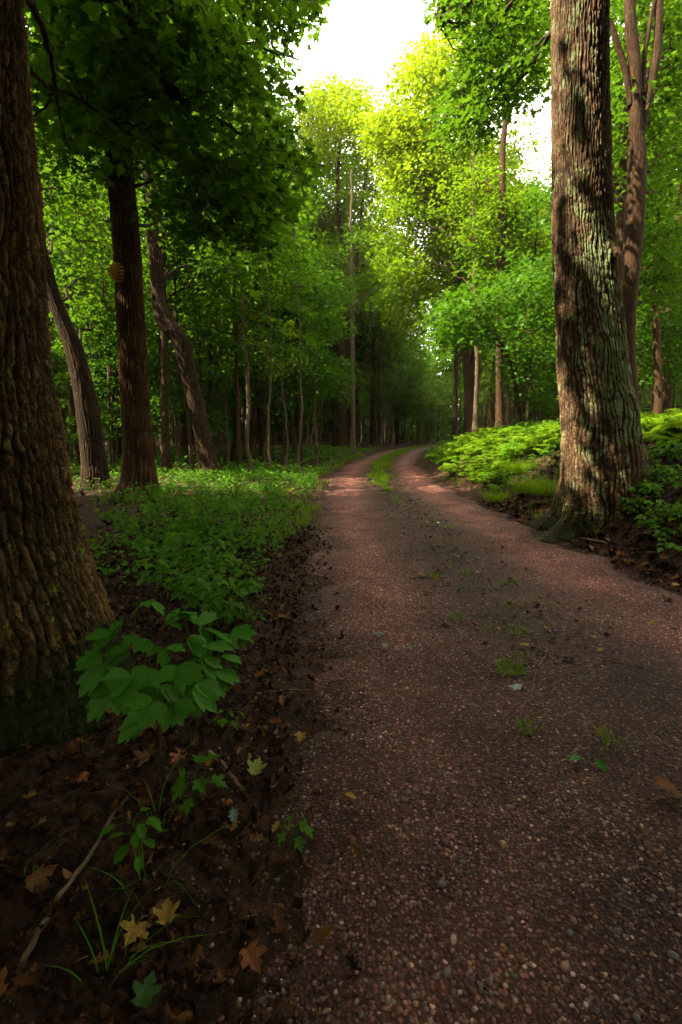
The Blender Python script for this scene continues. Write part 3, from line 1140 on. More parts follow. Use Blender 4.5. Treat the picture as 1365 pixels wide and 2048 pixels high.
traced_tree("slender_tree", "slim straight trunk between the fungus trunk and the crooked trunk", [(334, 946, 17), (331, 850, 14), (330, 750, 14), (328, 650, 12), (327, 560, 11), (328, 470, 10)], b5[1], M_BARK, 11,
            [(290, 330), (430, 330), (430, 520), (300, 520)], 40, b5[1], b5[1] + 3, M_LEAF, T_DIAM, .6, 70, .12, forks=[[(328, 650, 9), (317, 610, 9), (313, 560, 8), (306, 470, 7)]])
b6 = G(421, 938)
traced_tree("curved_sapling", "thin dark curving stem rising just behind the crooked trunk", [(419, 935, 12), (418, 850, 11), (420, 760, 10), (423, 690, 10), (427, 655, 11), (438, 600, 10), (448, 550, 9), (455, 480, 8)], b6[1] + 3, M_BARKD, 9,
            [(400, 420), (560, 420), (560, 560), (420, 580)], 40, b6[1] + 2, b6[1] + 6, M_LEAF, T_DIAM, .6, 80, .12)
b7 = G(524, 925)
traced_tree("straight_tree", "dark straight trunk with a lit scar, beyond the crooked trunk", [(526, 925, 14), (523, 860, 13), (518, 790, 13), (513, 720, 14), (511, 600, 12), (508, 450, 11)], b7[1], M_BARKD, 13,
            [[(540, 520), (690, 560), (690, 700), (660, 800), (570, 850), (540, 740)], [(430, 420), (620, 470), (640, 620), (470, 640)]], 150, b7[1] - 1, b7[1] + 4, M_LEAFD, T_DIAM, .75, 110, .125)
# centre: airy tree at the bend
b8 = G(684, 893)
C1 = [(612, 190), (640, 165), (690, 165), (725, 195), (735, 235), (770, 270), (800, 330), (800, 420), (840, 500), (820, 600), (560, 620), (600, 420), (612, 320)]
C0 = [(618, 180), (690, 168), (735, 200), (725, 260), (640, 330), (615, 260)]
traced_tree("airy_tree", "tall airy tree at the road bend with a dark trunk and a sunlit top", [(686, 893, 19), (684, 820, 17), (685, 740, 17), (689, 660, 17), (694, 590, 15), (690, 520, 13), (680, 440, 10), (676, 370, 8), (680, 290, 6), (684, 210, 4)], min(b8[1], 33), M_BARKD, None,
            C1, 210, 31.5, 38, M_LEAFC, T_DIAM, 1.05, 80, .20, forks=[[(694, 590, 9), (706, 560, 7), (716, 500, 6), (724, 420, 5), (735, 330, 4)], [(690, 600, 7), (676, 540, 5), (655, 470, 4), (640, 390, 3)], [(700, 560, 6), (735, 520, 4), (780, 480, 3)]], seg=12, limbs_k=16,
            extra=[(C0, 60, 29, 35, M_LEAFY)])  # yellower leaves colour in the sun on the top
b9 = G(706, 902)
traced_tree("birch_tree", "thin pale mottled stem standing right against the airy tree's trunk", [(706, 902, 11), (707, 820, 9), (706, 740, 9), (706, 660, 8), (705, 600, 8), (704, 520, 6)], 27, M_BARKG, 14,
            [(640, 470), (800, 470), (800, 640), (660, 640)], 50, 25, 30, M_LEAF, T_DIAM, .9, 100, .15)
# right: the three trunks behind the fern bank with the bright crowns
D1 = [(845, 70), (880, 10), (1000, -60), (1110, -60), (1110, 330), (1060, 330), (1030, 420), (960, 480), (870, 440), (820, 400), (815, 330), (850, 260), (825, 240), (805, 205), (825, 170), (810, 135), (835, 110)]
D2 = [(790, 330), (900, 300), (1010, 420), (1000, 560), (930, 600), (800, 600), (760, 500), (790, 430)]
D3 = [(740, 230), (800, 225), (850, 300), (840, 380), (790, 340)]
traced_tree("sun_tinted_tree", "thick brown trunk behind the fern bank, leaning right at its foot", [(944, 862, 19), (940, 830, 16), (935, 750, 16), (928, 680, 17), (925, 610, 17), (923, 500, 15), (924, 400, 13), (925, 300, 11)], 21, M_BARK, 18,
            [D1, D3], 200, 21, 27, M_LEAFY, T_DIAM, .95, 95, .16, seg=14, limbs_k=14, extra=[(D2, 110, 20.5, 25, M_LEAFC), ([(800, 140), (850, 80), (920, 60), (900, 200), (870, 260), (900, 310), (1000, 300), (1000, 430), (860, 460), (800, 400), (815, 270)], 150, 20, 26, M_LEAFY)])  # sun on the upper crown is put into yellower leaf colour
traced_tree("pale_tree", "slim pale grey trunk touching the thick brown one behind the ferns", [(951, 862, 13), (953, 800, 10), (955, 720, 9), (951, 640, 9), (949, 500, 8), (947, 380, 7)], 19, M_BARKG, 14,
            [(760, 400), (960, 380), (980, 560), (880, 660), (760, 640)], 70, 18.8, 23, M_LEAFC, T_DIAM, .8, 90, .14, seg=12)
traced_tree("knotty_tree", "mottled trunk with a swollen knot halfway, right of the pale one", [(1001, 862, 18), (1000, 800, 15), (999, 740, 14), (1000, 690, 16), (1002, 668, 20), (1000, 640, 15), (1002, 560, 15), (1004, 470, 14), (1005, 400, 14), (1006, 300, 11)], 17, M_BARK, 17,
            [[(900, 300), (1060, 330), (1050, 420), (1000, 520), (930, 560), (860, 500)], [(990, 430), (1112, 480), (1112, 640), (1010, 650)]], 130, 16.6, 21, M_LEAFC, T_DIAM, .75, 90, .13, seg=16)
traced_tree("understory_maple", "thin arching stem with layered low leaves behind the fern bank", [(1044, 855, 9), (1036, 800, 8), (1024, 740, 7), (1010, 700, 6), (985, 660, 5), (960, 625, 4), (935, 605, 3)], 13.5, M_BARK, None,
            [[(1020, 560), (1118, 500), (1118, 820), (1060, 830), (1020, 760)], [(880, 600), (1000, 560), (1030, 640), (930, 690), (870, 660)]], 130, 11.5, 15.5, M_LEAFD, T_STAR, .6, 70, .11, flare=1.1)
# right edge group
traced_tree("forked_tree", "dark trunk forking high into two stems, right behind the great oak", [(1262, 870, 30), (1262, 800, 26), (1256, 700, 27), (1259, 600, 28), (1266, 500, 34), (1270, 430, 36), (1274, 330, 34), (1272, 270, 32)], 8.2, M_BARK, None,
            [[(1215, -100), (1375, -100), (1375, 250), (1300, 420), (1215, 300)]], 120, 8.6, 13, M_LEAF, T_STAR, .55, 60, .105, seg=20, flare=1.2, fur=(30, 4, .012, .014, 160),
            forks=[[(1272, 270, 26), (1272, 200, 24), (1269, 120, 23), (1262, 60, 22), (1260, 0, 20), (1258, -150, 18)], [(1278, 290, 18), (1290, 220, 18), (1300, 180, 18), (1313, 110, 17), (1318, 40, 15), (1322, -100, 14)], [(1284, 240, 9), (1288, 130, 9), (1298, 60, 8), (1310, 0, 7)], [(1262, 210, 13), (1253, 150, 12), (1236, 90, 11), (1220, 40, 10)]])
traced_tree("reddish_tree", "reddish trunk seen between the great oak and the forked trunk", [(1236, 830, 20), (1236, 700, 18), (1236, 600, 17), (1240, 500, 17), (1243, 400, 17), (1250, 300, 15), (1256, 200, 14), (1262, 100, 11)], 10.5, M_BARK, 14,
            [[(1215, 250), (1370, 250), (1370, 560), (1290, 640), (1215, 560)]], 110, 10.8, 16, M_LEAF, T_DIAM, .6, 80, .115, seg=14, forks=[[(1238, 420, 12), (1228, 360, 11), (1215, 290, 9), (1205, 230, 8)]])
traced_tree("twin_tree", "orange-brown twin trunk at the right edge above the fern slope", [(1318, 800, 15), (1315, 720, 14), (1312, 620, 14), (1308, 560, 14), (1302, 480, 10), (1294, 410, 9), (1288, 320, 7)], 14, M_BARK, 14,
            [[(1270, 480), (1375, 420), (1375, 760), (1290, 760)]], 100, 14.3, 19, M_LEAFD, T_DIAM, .65, 85, .12, forks=[[(1308, 560, 8), (1316, 470, 7), (1322, 380, 6), (1330, 280, 5)]])

# ------------------------------------------------------------------ forest trees from a few seedlings (protos), copied


def proto_tree(H, R0, cb, crad, nl, per_limb, per, leaf, tiered, spr, wob=.25):
    wood = Wood()
    L = Leaves(T_DIAM)
    t = np.linspace(0, 1, 16)
    wv = np.cumsum(rng.normal(0, wob / 6, (16, 2)), 0)
    wv -= wv[0]
    path = np.column_stack([wv[:, 0], wv[:, 1], t * H - .2])
    r = R0 * (1 - t) ** .8 + .012
    r[0] *= 1.35
    wood.tube(path, r, 10)
    az = random.random() * 6
    for q in range(nl):
        f = (q + .5) / nl
        h = cb + (H * .97 - cb) * f
        az += 2.4 + random.uniform(-.4, .4)
        prof = math.sin(math.pi * (.18 + .75 * f)) ** .8
        ln = crad * prof * random.uniform(.75, 1.15)
        a = np.array([np.interp(h, path[:, 2], path[:, 0]), np.interp(h, path[:, 2], path[:, 1]), h])
        rise = (.1 if tiered else .55 + .3 * f) * ln
        e = a + np.array([math.cos(az) * ln, math.sin(az) * ln, rise])
        rb = max(.012, float(np.interp(h, path[:, 2], r)) * .5)
        p = bank_limb(wood, a, e, rb, .008, .06 if tiered else -.04, 9, 5, .3)
        for s_ in range(per_limb):
            g = random.uniform(.35, 1.05)
            c = p[min(8, int(g * 8))] + rng.normal(0, .22 * ln, 3) * np.array([1, 1, .35 if tiered else .7])
            if s_ % 2 == 0:
                bank_limb(wood, p[min(8, int(g * 7))], c, .014, .004, 0, 4, 3, .2)
            spray(L, c, spr * random.uniform(.7, 1.2), per, nrm(np.array([c[0], c[1], 0]) + 1e-6), .38 if tiered else .6, leaf, .3, .12 if tiered else .3, random.random())
    return wood, L


def proto(name, args, bark, lm):
    wd, L = proto_tree(*args)
    root = empty(name)
    mobj("trunk", wd.mesh("trunk", bark), root)
    mobj("crown", L.mesh("crown", lm), root)
    return root


def copy_tree(root, loc, rot, sc, label, cat, group, first):
    r = root if root.name not in first else root.copy()
    if root.name in first:
        link(r)
        for ch in first[root.name]:
            c = ch.copy()
            link(c, r)
    else:
        first[root.name] = list(root.children)
    r.location = [float(q) for q in loc]
    r.rotation_euler = (random.uniform(-.03, .03), random.uniform(-.03, .03), rot)
    r.scale = (sc, sc, sc)
    tag(r, label, cat, group)
    return r


FIRST = {}
talls = [proto("forest_tree", (19, .19, 7.5, 4.2, 26, 6, 62, .27, False, .95), M_BARKD, M_LEAF),
         proto("forest_tree", (17, .15, 6.0, 3.6, 24, 6, 60, .25, False, .9), M_BARK, M_LEAFC),
         proto("forest_tree", (21, .22, 9.0, 4.6, 26, 6, 62, .28, False, 1.0), M_BARK, M_LEAF)]
unders = [proto("understory_tree", (7.5, .055, 2.4, 2.3, 18, 4, 60, .14, True, .60), M_BARKD, M_LEAFD),
          proto("understory_tree", (9.5, .07, 3.2, 2.6, 20, 4, 60, .15, True, .66), M_BARK, M_LEAF),
          proto("understory_tree", (5.5, .04, 1.0, 1.8, 16, 4, 60, .13, True, .5), M_BARK, M_LEAFD)]
saps = [proto("sapling", (6.5, .042, 3.0, 1.0, 7, 2, 26, .12, True, .42), M_BARKG, M_LEAF),
        proto("sapling", (8.5, .055, 4.2, 1.2, 7, 2, 30, .12, True, .45), M_BARK, M_LEAF),
        proto("sapling", (7.5, .036, 3.6, .9, 7, 2, 26, .12, True, .42), M_BARKG, M_LEAFC)]


def sky_ok(x, y, H, cr):
    """keep the open sky over the road clear"""
    pxl, pyl, d = pix(np.array([[x - cr * .7, y, H], [x + cr * .7, y, H], [x, y, H]]))
    if pyl[2] < 175 and pxl[0] < 835 and pxl[1] > 600:
        return False
    if pyl[2] < 440 and pxl[0] < 1105 and pxl[1] > 1045 and y > 9:
        return False
    return True


placed = []


def scatter(protos, n, x0, x1, y0, y1, clear, minsep, lab, cat, group, smin, smax, cr, H, cond=None):
    tries = 0
    k = 0
    while k < n and tries < 6000:
        tries += 1
        y = random.uniform(y0, y1)
        x = random.uniform(x0(y), x1(y))
        d = float(rside(x, y))
        if abs(d) < HW + clear:
            continue
        s_ = random.uniform(smin, smax)
        if any((x - a) ** 2 + (y - b) ** 2 < minsep ** 2 for a, b in placed):
            continue
        if not sky_ok(x, y, H * s_, cr * s_):
            continue
        if cond and not cond(x, y):
            continue
        pq, _, _ = pix((x, y, 3.0))
        if (y < 24 and 850 < pq < 1050) or (y < 34 and 640 < pq < 745) or (H > 12 and y < 38 and 590 < pq < 790):
            continue
        if H > 12 and any(in_glade((x, y, zc), 2.4) for zc in (7, 10, 13, 15)):
            continue
        placed.append((x, y))
        copy_tree(random.choice(protos), (x, y, gz(x, y)), random.random() * 6.28, s_, lab, cat, group, FIRST)
        k += 1


scatter(talls, 34, lambda y: -.85 * y - 2, lambda y: float(roadc(y)) - 4.5, 15, 62, 4.6, 2.6, "dark trunked tree deep in the woods left of the road", "tree", "forest trees left of the road", .75, 1.15, 4, 19, lambda x, y: y > 22 or float(rside(x, y)) < -7)
scatter(talls, 30, lambda y: float(roadc(y)) + 3.5, lambda y: .85 * y + 8, 17, 62, 4.6, 2.6, "tall tree standing back in the woods right of the road", "tree", "forest trees right of the road", .75, 1.15, 4, 19, lambda x, y: y > 24 or float(rside(x, y)) > 7)
scatter(talls, 50, lambda y: -25, lambda y: 45, 46, 78, 2.5, 2.2, "distant tree closing the view beyond the road bend", "tree", "trees beyond the bend", .8, 1.1, 4, 19)
scatter(unders, 44, lambda y: -.8 * y - 1, lambda y: float(roadc(y)) - 2.8, 12, 52, 1.0, 1.3, "low layered understory tree in the left woods", "tree", "understory trees left of the road", .7, 1.1, 2, 7)
scatter(unders, 22, lambda y: float(roadc(y)) + 3.2, lambda y: .8 * y + 3, 13, 52, 1.0, 1.3, "low layered understory tree in the right woods", "tree", "understory trees right of the road", .7, 1.1, 2, 7)
scatter(unders, 60, lambda y: -14, lambda y: 28, 44, 70, 1.2, 1.3, "dim understory tree past the road bend", "tree", "understory trees past the bend", .9, 1.3, 2, 7)
scatter(talls, 16, lambda y: float(roadc(y)) - 12, lambda y: float(roadc(y)) + 10, 31, 50, 1.8, 2.2, "tall tree crowding the road near its bend", "tree", "trees at the bend", .75, 1.05, 4, 19)
scatter(unders, 10, lambda y: 4, lambda y: 10, 54, 70, .5, 1.0, "dim understory tree past the road bend", "tree", "understory trees past the bend", .9, 1.3, 2, 7)
scatter(saps, 130, lambda y: -.55 * y, lambda y: float(roadc(y)) - 2.2, 13, 44, .5, .45, "thin pale sapling stem among the left woods", "sapling", "saplings left of the road", .7, 1.2, 1, 6)
scatter(saps, 40, lambda y: float(roadc(y)) + 2.6, lambda y: .75 * y, 15, 44, .5, .45, "thin sapling stem in the dark woods right of the road", "sapling", "saplings right of the road", .7, 1.2, 1, 6)
scatter(saps, 40, lambda y: -2, lambda y: 18, 44, 64, .6, .45, "faint thin stem in the gloom beyond the bend", "sapling", "saplings beyond the bend", .9, 1.3, 1, 6)

# unseen trees added behind and beside the viewer to shade the foreground
ring = [(-5.5, .8), (-7.5, -2.5), (-3.5, -2.8), (1.2, -3.2), (4.8, -1.2), (-10, 3.5), (-12.5, -1), (-9, -6), (-14, 6.5), (-4.2, -4.5), (-1.5, -7.5), (2.5, -6.5), (6, -4.0), (5.2, -9), (8.5, 0.5), (-6, -10), (-17, 1), (-16, -6), (0.5, -12), (10, -7), (-11, 8.5), (-20, 10)]
for x, y in ring:
    if any(in_glade((x, y, zc), 3.3, 1) for zc in (8, 10, 12, 14, 16)):
        continue
    copy_tree(random.choice(talls), (x, y, gz(x, y)), random.random() * 6.28, random.uniform(.85, 1.1), "tall unseen tree added beside or behind the viewpoint for shade", "tree", "trees around the viewpoint", FIRST)

# far-off wood: reads as one mass
WD = Wood()
LF = Leaves(T_DIAM)
for q in range(860):
    a = random.uniform(-1.0, 1.0) if q < 640 else random.uniform(1.0, 2 * math.pi - 1.0)  # later ones ring the viewer unseen, added to shut out low sky light
    R = random.uniform(70, 125) if q < 640 else random.uniform(22, 60)
    x, y = R * math.sin(a), R * math.cos(a)
    h = random.uniform(12, 19)
    z0 = float(gz(x, y))
    if q % 2 == 0:
        WD.tube(np.array([(x, y, z0 - .3), (x + .2, y, z0 + h * .5), (x, y, z0 + h)]), [.2, .15, .04], 6)
    for s_ in range(16):
        c = np.array([x + rng.normal(0, 2.2), y + rng.normal(0, 2.2), z0 + random.uniform(.4, h)])
        spray(LF, c, 1.8, 30, (0, 0, 0), .7, .66, .2, .35, random.random())
    for s_ in range(4):
        c = np.array([x + rng.normal(0, 2.6), y + rng.normal(0, 2.6), z0 + random.uniform(.1, 1.8)])
        spray(LF, c, 1.9, 22, (0, 0, 0), .7, .6, .2, .3, random.random())
V1, g1, r1 = LF.arrays()
Vw = np.concatenate(WD.V)
Fw = np.concatenate(WD.F) + len(V1)
me = meshd("distant_forest", np.concatenate([V1, Vw]), [(g, 0) for g in g1] + [(Fw, 1)], [M_LEAFD, M_BARKD], {"rnd": np.concatenate([r1, np.zeros(len(Vw))]), "bk": np.concatenate([np.zeros_like(V1), np.concatenate(WD.B)])})
tag(mobj("distant_forest", me), "far-off wood closing the view, plus an unseen part added behind the viewer for shade", None, None, "stuff")

# ------------------------------------------------------------------ ferns, herbs, grass
def fern_mesh(nf, ln, lean):
    W = Wood()
    L = Leaves(T_OVAL)
    for k in range(nf):
        a = 6.283 * k / nf + random.uniform(-.3, .3)
        d = np.array([math.cos(a), math.sin(a), 0]) + lean
        d = nrm(d)
        l = ln * random.uniform(.75, 1.15)
        t = np.linspace(0, 1, 16)
        p = np.outer(l * (.35 * t + .42 * t ** 2), d) + np.outer(l * (1.25 * t - .85 * t ** 2.2), [0, 0, 1])
        W.tube(p, np.linspace(.004, .001, 16), 4)
        tg = nrm(np.gradient(p, axis=0))
        sd_ = nrm(np.cross(tg, [0, 0, 1]))
        upn = np.cross(sd_, tg)
        m = 16
        for i in range(m):
            f = .16 + .84 * i / m
            j = f * 15
            pj = np.array([np.interp(j, range(16), p[:, q]) for q in range(3)])
            jj = min(15, int(j))
            pl = l * .21 * math.sin(math.pi * (.12 + .88 * (1 - f)) ** .9 if f > .35 else math.pi * (.25 + f * .75)) + .012
            for s_ in (-1, 1):
                dd_ = nrm(sd_[jj] * s_ + tg[jj] * .45 - upn[jj] * .12)
                L.add(pj, nrm(upn[jj] + rng.normal(0, .12, 3)), dd_, pl, random.uniform(.2, .9))
    V1, g1, r1 = L.arrays()
    # narrow the pinnae
    Vw = np.concatenate(W.V)
    Fw = np.concatenate(W.F) + len(V1)
    return meshd("fern", np.concatenate([V1, Vw]), [(g, 0) for g in g1] + [(Fw, 0)], [M_FERN], {"rnd": np.concatenate([r1, np.full(len(Vw), .6)])})


T_OVAL_KEEP = T_OVAL
T_OVAL = (T_OVAL[0] * np.array([.32, 1, 1]), T_OVAL[1])
FERNS = [fern_mesh(8, .50, np.array([-.5, -.25, 0])), fern_mesh(9, .42, np.array([-.35, -.5, 0])), fern_mesh(6, .60, np.array([-.6, -.2, 0])), fern_mesh(8, .36, np.array([-.3, -.4, 0])), fern_mesh(7, .48, np.array([-.7, -.3, 0]))]
T_OVAL = T_OVAL_KEEP


def plant(name, me, p, sc, label, cat, group=None, rot=None, tilt=.12):
    o = mobj(name, me, None, p)
    o.rotation_euler = (random.uniform(-tilt, tilt), random.uniform(-tilt, tilt), random.random() * 6.28 if rot is None else rot)
    o.scale = (sc, sc, sc)
    return tag(o, label, cat, group)


k = 0
FPOLY = [(848, 908), (870, 888), (930, 870), (1010, 866), (1120, 856), (1125, 900), (1090, 915), (1030, 920), (1000, 985), (950, 985), (900, 965), (868, 945)]
cand = []
while k < 215:
    px, py = random.uniform(845, 1130), random.uniform(858, 988)
    if not inpoly(px, py, FPOLY):
        continue
    p = G(px, py)
    if p[1] > 20 or rside(p[0], p[1]) < HW + .25:
        continue
    if any((p[0] - a[0]) ** 2 + (p[1] - a[1]) ** 2 < .02 for a in cand):
        continue
    cand.append(p)
    plant("fern", random.choice(FERNS), p, random.uniform(.38, .92) * (1 if py < 920 else .75), "bright fern in the dense bank right of the road", "fern", "ferns on the right bank", random.uniform(-.9, .9), .28)
    k += 1
# ferns carpeting the top of the bank and the slope behind the oak
k = 0
while k < 45:
    y = random.uniform(8.5, 16)
    x = float(roadc(y)) + HW + random.uniform(.35, 3.2)
    if x > .47 * y + .4:
        continue
    p = np.array([x, y, float(gz(x, y))])
    plant("fern", random.choice(FERNS), p, random.uniform(.4, .85), "bright fern in the dense bank right of the road", "fern", "ferns on the right bank", random.uniform(-.9, .9), .28)
    k += 1
k = 0
while k < 60:
    px, py = random.uniform(1262, 1420), random.uniform(815, 905)
    p = G(px, py)
    if p[1] > 16 or p[1] < 5:
        continue
    plant("fern", random.choice(FERNS), p, random.uniform(.7, 1.0), "shaded fern on the slope right of the great oak", "fern", "ferns behind the great oak", random.uniform(-.9, .9), .28)
    k += 1


def blades(L_, n, spread, h, bend, wdt=.006, c=(0, 0, 0), lean=(0, 0), r=None):
    """grass blades as curved tapered strips; returns V,F,R"""
    c = np.asarray(c, float)
    a = rng.random(n) * 6.283
    q = spread * np.sqrt(rng.random(n))
    base = c + np.stack([np.cos(a) * q, np.sin(a) * q, np.zeros(n)], -1)
    ha = a + rng.normal(0, .8, n)
    hd = np.stack([np.cos(ha), np.sin(ha), np.zeros(n)], -1) + np.array([lean[0], lean[1], 0])
    hh = h * rng.uniform(.5, 1.15, n)
    bb = bend * rng.uniform(.4, 1.3, n)
    S = 5
    t = np.linspace(0, 1, S)
    ctr = base[:, None] + hd[:, None] * (bb * hh)[:, None, None] * (t ** 1.7)[None, :, None] + np.array([0, 0, 1.])[None, None] * (hh[:, None] * (t[None] - .45 * np.minimum(bb, 1.2)[:, None] * t[None] ** 2.2))[..., None]
    sd = nrm(np.cross(hd, [0, 0, 1.]))
    w_ = wdt * rng.uniform(.6, 1.3, n)[:, None] * (1 - t[None] ** 2 * .95)
    Lf = ctr - sd[:, None] * w_[..., None] / 2
    Rt = ctr + sd[:, None] * w_[..., None] / 2
    V = np.stack([Lf, Rt], 2).reshape(-1, 3)
    i = (np.arange(n) * S * 2)[:, None] + (np.arange(S - 1) * 2)[None]
    F = np.stack([i, i + 1, i + 3, i + 2], -1).reshape(-1, 4)
    R = np.repeat(rng.random(n) if r is None else np.clip(r + rng.normal(0, .15, n), 0, 1), S * 2)
    return V, F, R


def bladesmesh(name, lst, mat):
    VV, FF, RR, nb = [], [], [], 0
    for v, f, r in lst:
        VV.append(v)
        FF.append(f + nb)
        RR.append(r)
        nb += len(v)
    return meshd(name, np.concatenate(VV), [(np.concatenate(FF), 0)], [mat], {"rnd": np.concatenate(RR)})


# sedge mounds at the foot of the bank
for (px, py, sp, h, n, lab) in [(1040, 945, .34, .34, 900, "fine green sedge mound on the bank between the ferns"), (1085, 985, .40, .36, 1100, "fine drooping sedge mound against the oak's left root"), (1000, 1000, .26, .24, 600, "low bright sedge mound at the road edge left of the oak")]:
    p = G(px, py)
    o = mobj("sedge_mound", bladesmesh("sedge_mound", [blades(None, n, sp, h, .9, .004, (0, 0, 0), (-.4, -.3))], M_GRASS), None, p)
    tag(o, lab, "sedge")

# grass strip in the middle of the track and along its edges: uncountable
gl = []
for q in range(420):
    y = random.uniform(9.5, 48)
    wdt = .115 * sstep(9, 14, y) + .04
    x = float(roadc(y)) - .02 + random.gauss(0, wdt)
    gl.append(blades(None, 26, .10, .12 + .05 * float(sstep(12, 20, y)), .7, .013, (x, y, float(roadz(x, y)))))
for q in range(90):
    y = random.uniform(2.6, 10)
    x = float(roadc(y)) + random.gauss(0, .16)
    gl.append(blades(None, random.randint(4, 14), .05, .035, .9, .005, (x, y, float(roadz(x, y)))))
for q in range(150):
    y = random.uniform(5.0, 26)
    x = float(roadc(y)) - HW - random.uniform(-.06, .5)
    gl.append(blades(None, 16, .14, .16, .7, .008, (x, y, float(gz(x, y)))))
for q in range(70):
    y = random.uniform(4.8, 13)
    x = float(roadc(y)) + HW + random.uniform(.05, .55)
    gl.append(blades(None, 14, .10, .11, .8, .007, (x, y, float(gz(x, y)))))
tag(mobj("grass", bladesmesh("grass", gl, M_GRASS)), "short grass along the track's middle strip and verges", None, None, "stuff")

TUFTS = [(1020, 1345, .07, .05, 150, "low bright grass tuft with moss mid-road by the pale leaf"), (1030, 1270, .07, .045, 80, "thin grass tuft just up the road from the mossy tuft"), (870, 1158, .05, .05, 60, "grass tuft beside the curled yellow leaf on the road"),
         (895, 1060, .06, .07, 60, "grass tuft by a pale leaf where the track narrows"), (795, 1007, .09, .10, 70, "grass tuft right of the leafy plant on the track"), (1025, 1172, .05, .04, 40, "sparse small grass tuft mid-track below the dark twig"),
         (1057, 1465, .04, .035, 50, "tiny dark grass tuft below the pale leaf"), (1222, 1500, .035, .10, 16, "wispy upright grass tuft near the two green leaves"), (915, 1240, .05, .04, 60, "small grass tuft left of the road's middle"), (1045, 1318, .04, .03, 30, "yellowish grass tuft under the yellow leaf"),
         (608, 1052, .05, .08, 80, "rounded grass tuft at the left road edge"), (1100, 1045, .16, .16, 160, "yellow-green grass tuft before the oak's roots")]
for px, py, sp, h, n, lab in TUFTS:
    p = G(px, py)
    p[2] = onsurf(p[0], p[1])
    tag(mobj("grass_tuft", bladesmesh("grass_tuft", [blades(None, n, sp, h, .9, .004)], M_GRASS), None, p), lab, "grass tuft")

# leafy seedlings: three kinds
def seedling_mesh(tmpl, nl, h, ls, mat, tiers=2):
    W = Wood()
    L = Leaves(tmpl)
    top = np.array([random.uniform(-.06, .06), random.uniform(-.06, .06), h])
    W.tube(smooth_path([(0, 0, -.02), top * .5 + rng.normal(0, .01, 3), top], 8), np.linspace(.0035, .0015, 8), 4)
    for k in range(nl):
        f = 1 - .55 * (k / nl) ** 1.3
        a = k * 2.4 + random.uniform(-.3, .3)
        c = top * f
        d = np.array([math.cos(a), math.sin(a), .25])
        e = c + d * ls * random.uniform(.5, 1.1)
        W.tube(np.array([c, (c + e) / 2 + [0, 0, .01], e]), [.0016, .0013, .001], 3)
        L.add(e, nrm(np.array([0, 0, 1.]) + .35 * nrm(d) + rng.normal(0, .22, 3)), nrm(np.array([d[0], d[1], -.2])), ls * random.uniform(.7, 1.15))
    V1, g1, r1 = L.arrays()
    Vw = np.concatenate(W.V)
    Fw = np.concatenate(W.F) + len(V1)
    return meshd("seedling", np.concatenate([V1, Vw]), [(g, 0) for g in g1] + [(Fw, 0)], [mat], {"rnd": np.concatenate([r1, np.full(len(Vw), .4)])})


SEED = [seedling_mesh(T_MAPLE, 9, .24, .085, M_HERB), seedling_mesh(T_MAPLE, 13, .34, .09, M_HERB), seedling_mesh(T_OVAL, 14, .30, .075, M_HERB), seedling_mesh(T_OVAL, 18, .42, .08, M_HERB), seedling_mesh(T_MAPLE, 7, .16, .075, M_HERB), seedling_mesh(T_OVAL, 10, .18, .06, M_GRASS)]
LPOLY = [(330, 975), (430, 955), (560, 935), (640, 925), (655, 940), (620, 985), (590, 1010), (520, 1040), (470, 1080), (455, 1150), (430, 1200), (300, 1200), (260, 1130), (215, 1060), (200, 1000)]
k = 0
sp = []
while k < 185:
    px, py = random.uniform(195, 660), random.uniform(920, 1205)
    if not inpoly(px, py, LPOLY) or random.random() > .35 + .65 * (1200 - py) / 270:
        continue
    p = G(px, py)
    if rside(p[0], p[1]) > -HW - .02:
        continue
    plant("seedling", random.choice(SEED), p, random.uniform(.45, 1.0), "leafy seedling in the green undergrowth left of the road", "seedling", "seedlings left of the road")
    k += 1
k = 0
while k < 34:
    p = G(random.uniform(1265, 1420), random.uniform(885, 1010))
    if p[1] < 4 or p[1] > 12:
        continue
    plant("seedling", random.choice(SEED), p, random.uniform(.4, .9), "leafy seedling on the bare slope behind the oak's right root", "seedling", "seedlings on the slope behind the oak")
    k += 1
VPOLY = [(400, 1040), (600, 985), (612, 1030), (560, 1110), (530, 1240), (430, 1280), (330, 1190), (360, 1100)]
k = 0
while k < 95:
    px, py = random.uniform(320, 615), random.uniform(985, 1285)
    if not inpoly(px, py, VPOLY):
        continue
    p = G(px, py)
    plant("seedling", random.choice(SEED), p, random.uniform(.3, .75), "low seedling in the litter along the left road edge", "seedling", "seedlings along the left road edge")
    k += 1
for px, py, i, sc, lab in [(440, 1215, 3, 1.05, "seedling with oval leaves and tiny pale buds beside the track edge"), (375, 1262, 1, .8, "maple seedling just behind the broad-leaved foreground plant"), (560, 1120, 2, .5, "small bluish seedling in the litter at the left road edge"),
                           (510, 1255, 4, .5, "small dark seedling right of the broad-leaved plant"), (295, 1760, 2, .55, "dim oval-leaved seedling by the long stick"), (580, 1690, 4, .45, "small seedling among yellowed leaves, lower left"), (440, 1470, 4, .5, "tiny sprout under the broad-leaved plant"), (390, 1620, 0, .6, "dark low maple seedling near the split stick"),
                           (755, 1000, 2, .45, "broad-leaved weed growing on the track's middle"), (1185, 2000 - 610, 5, .15, "tiny sprout on the gravel")][:9]:
    p = G(px, py)
    p[2] = onsurf(p[0], p[1])
    plant("seedling", SEED[i], p, sc, lab, "seedling")
k = 0
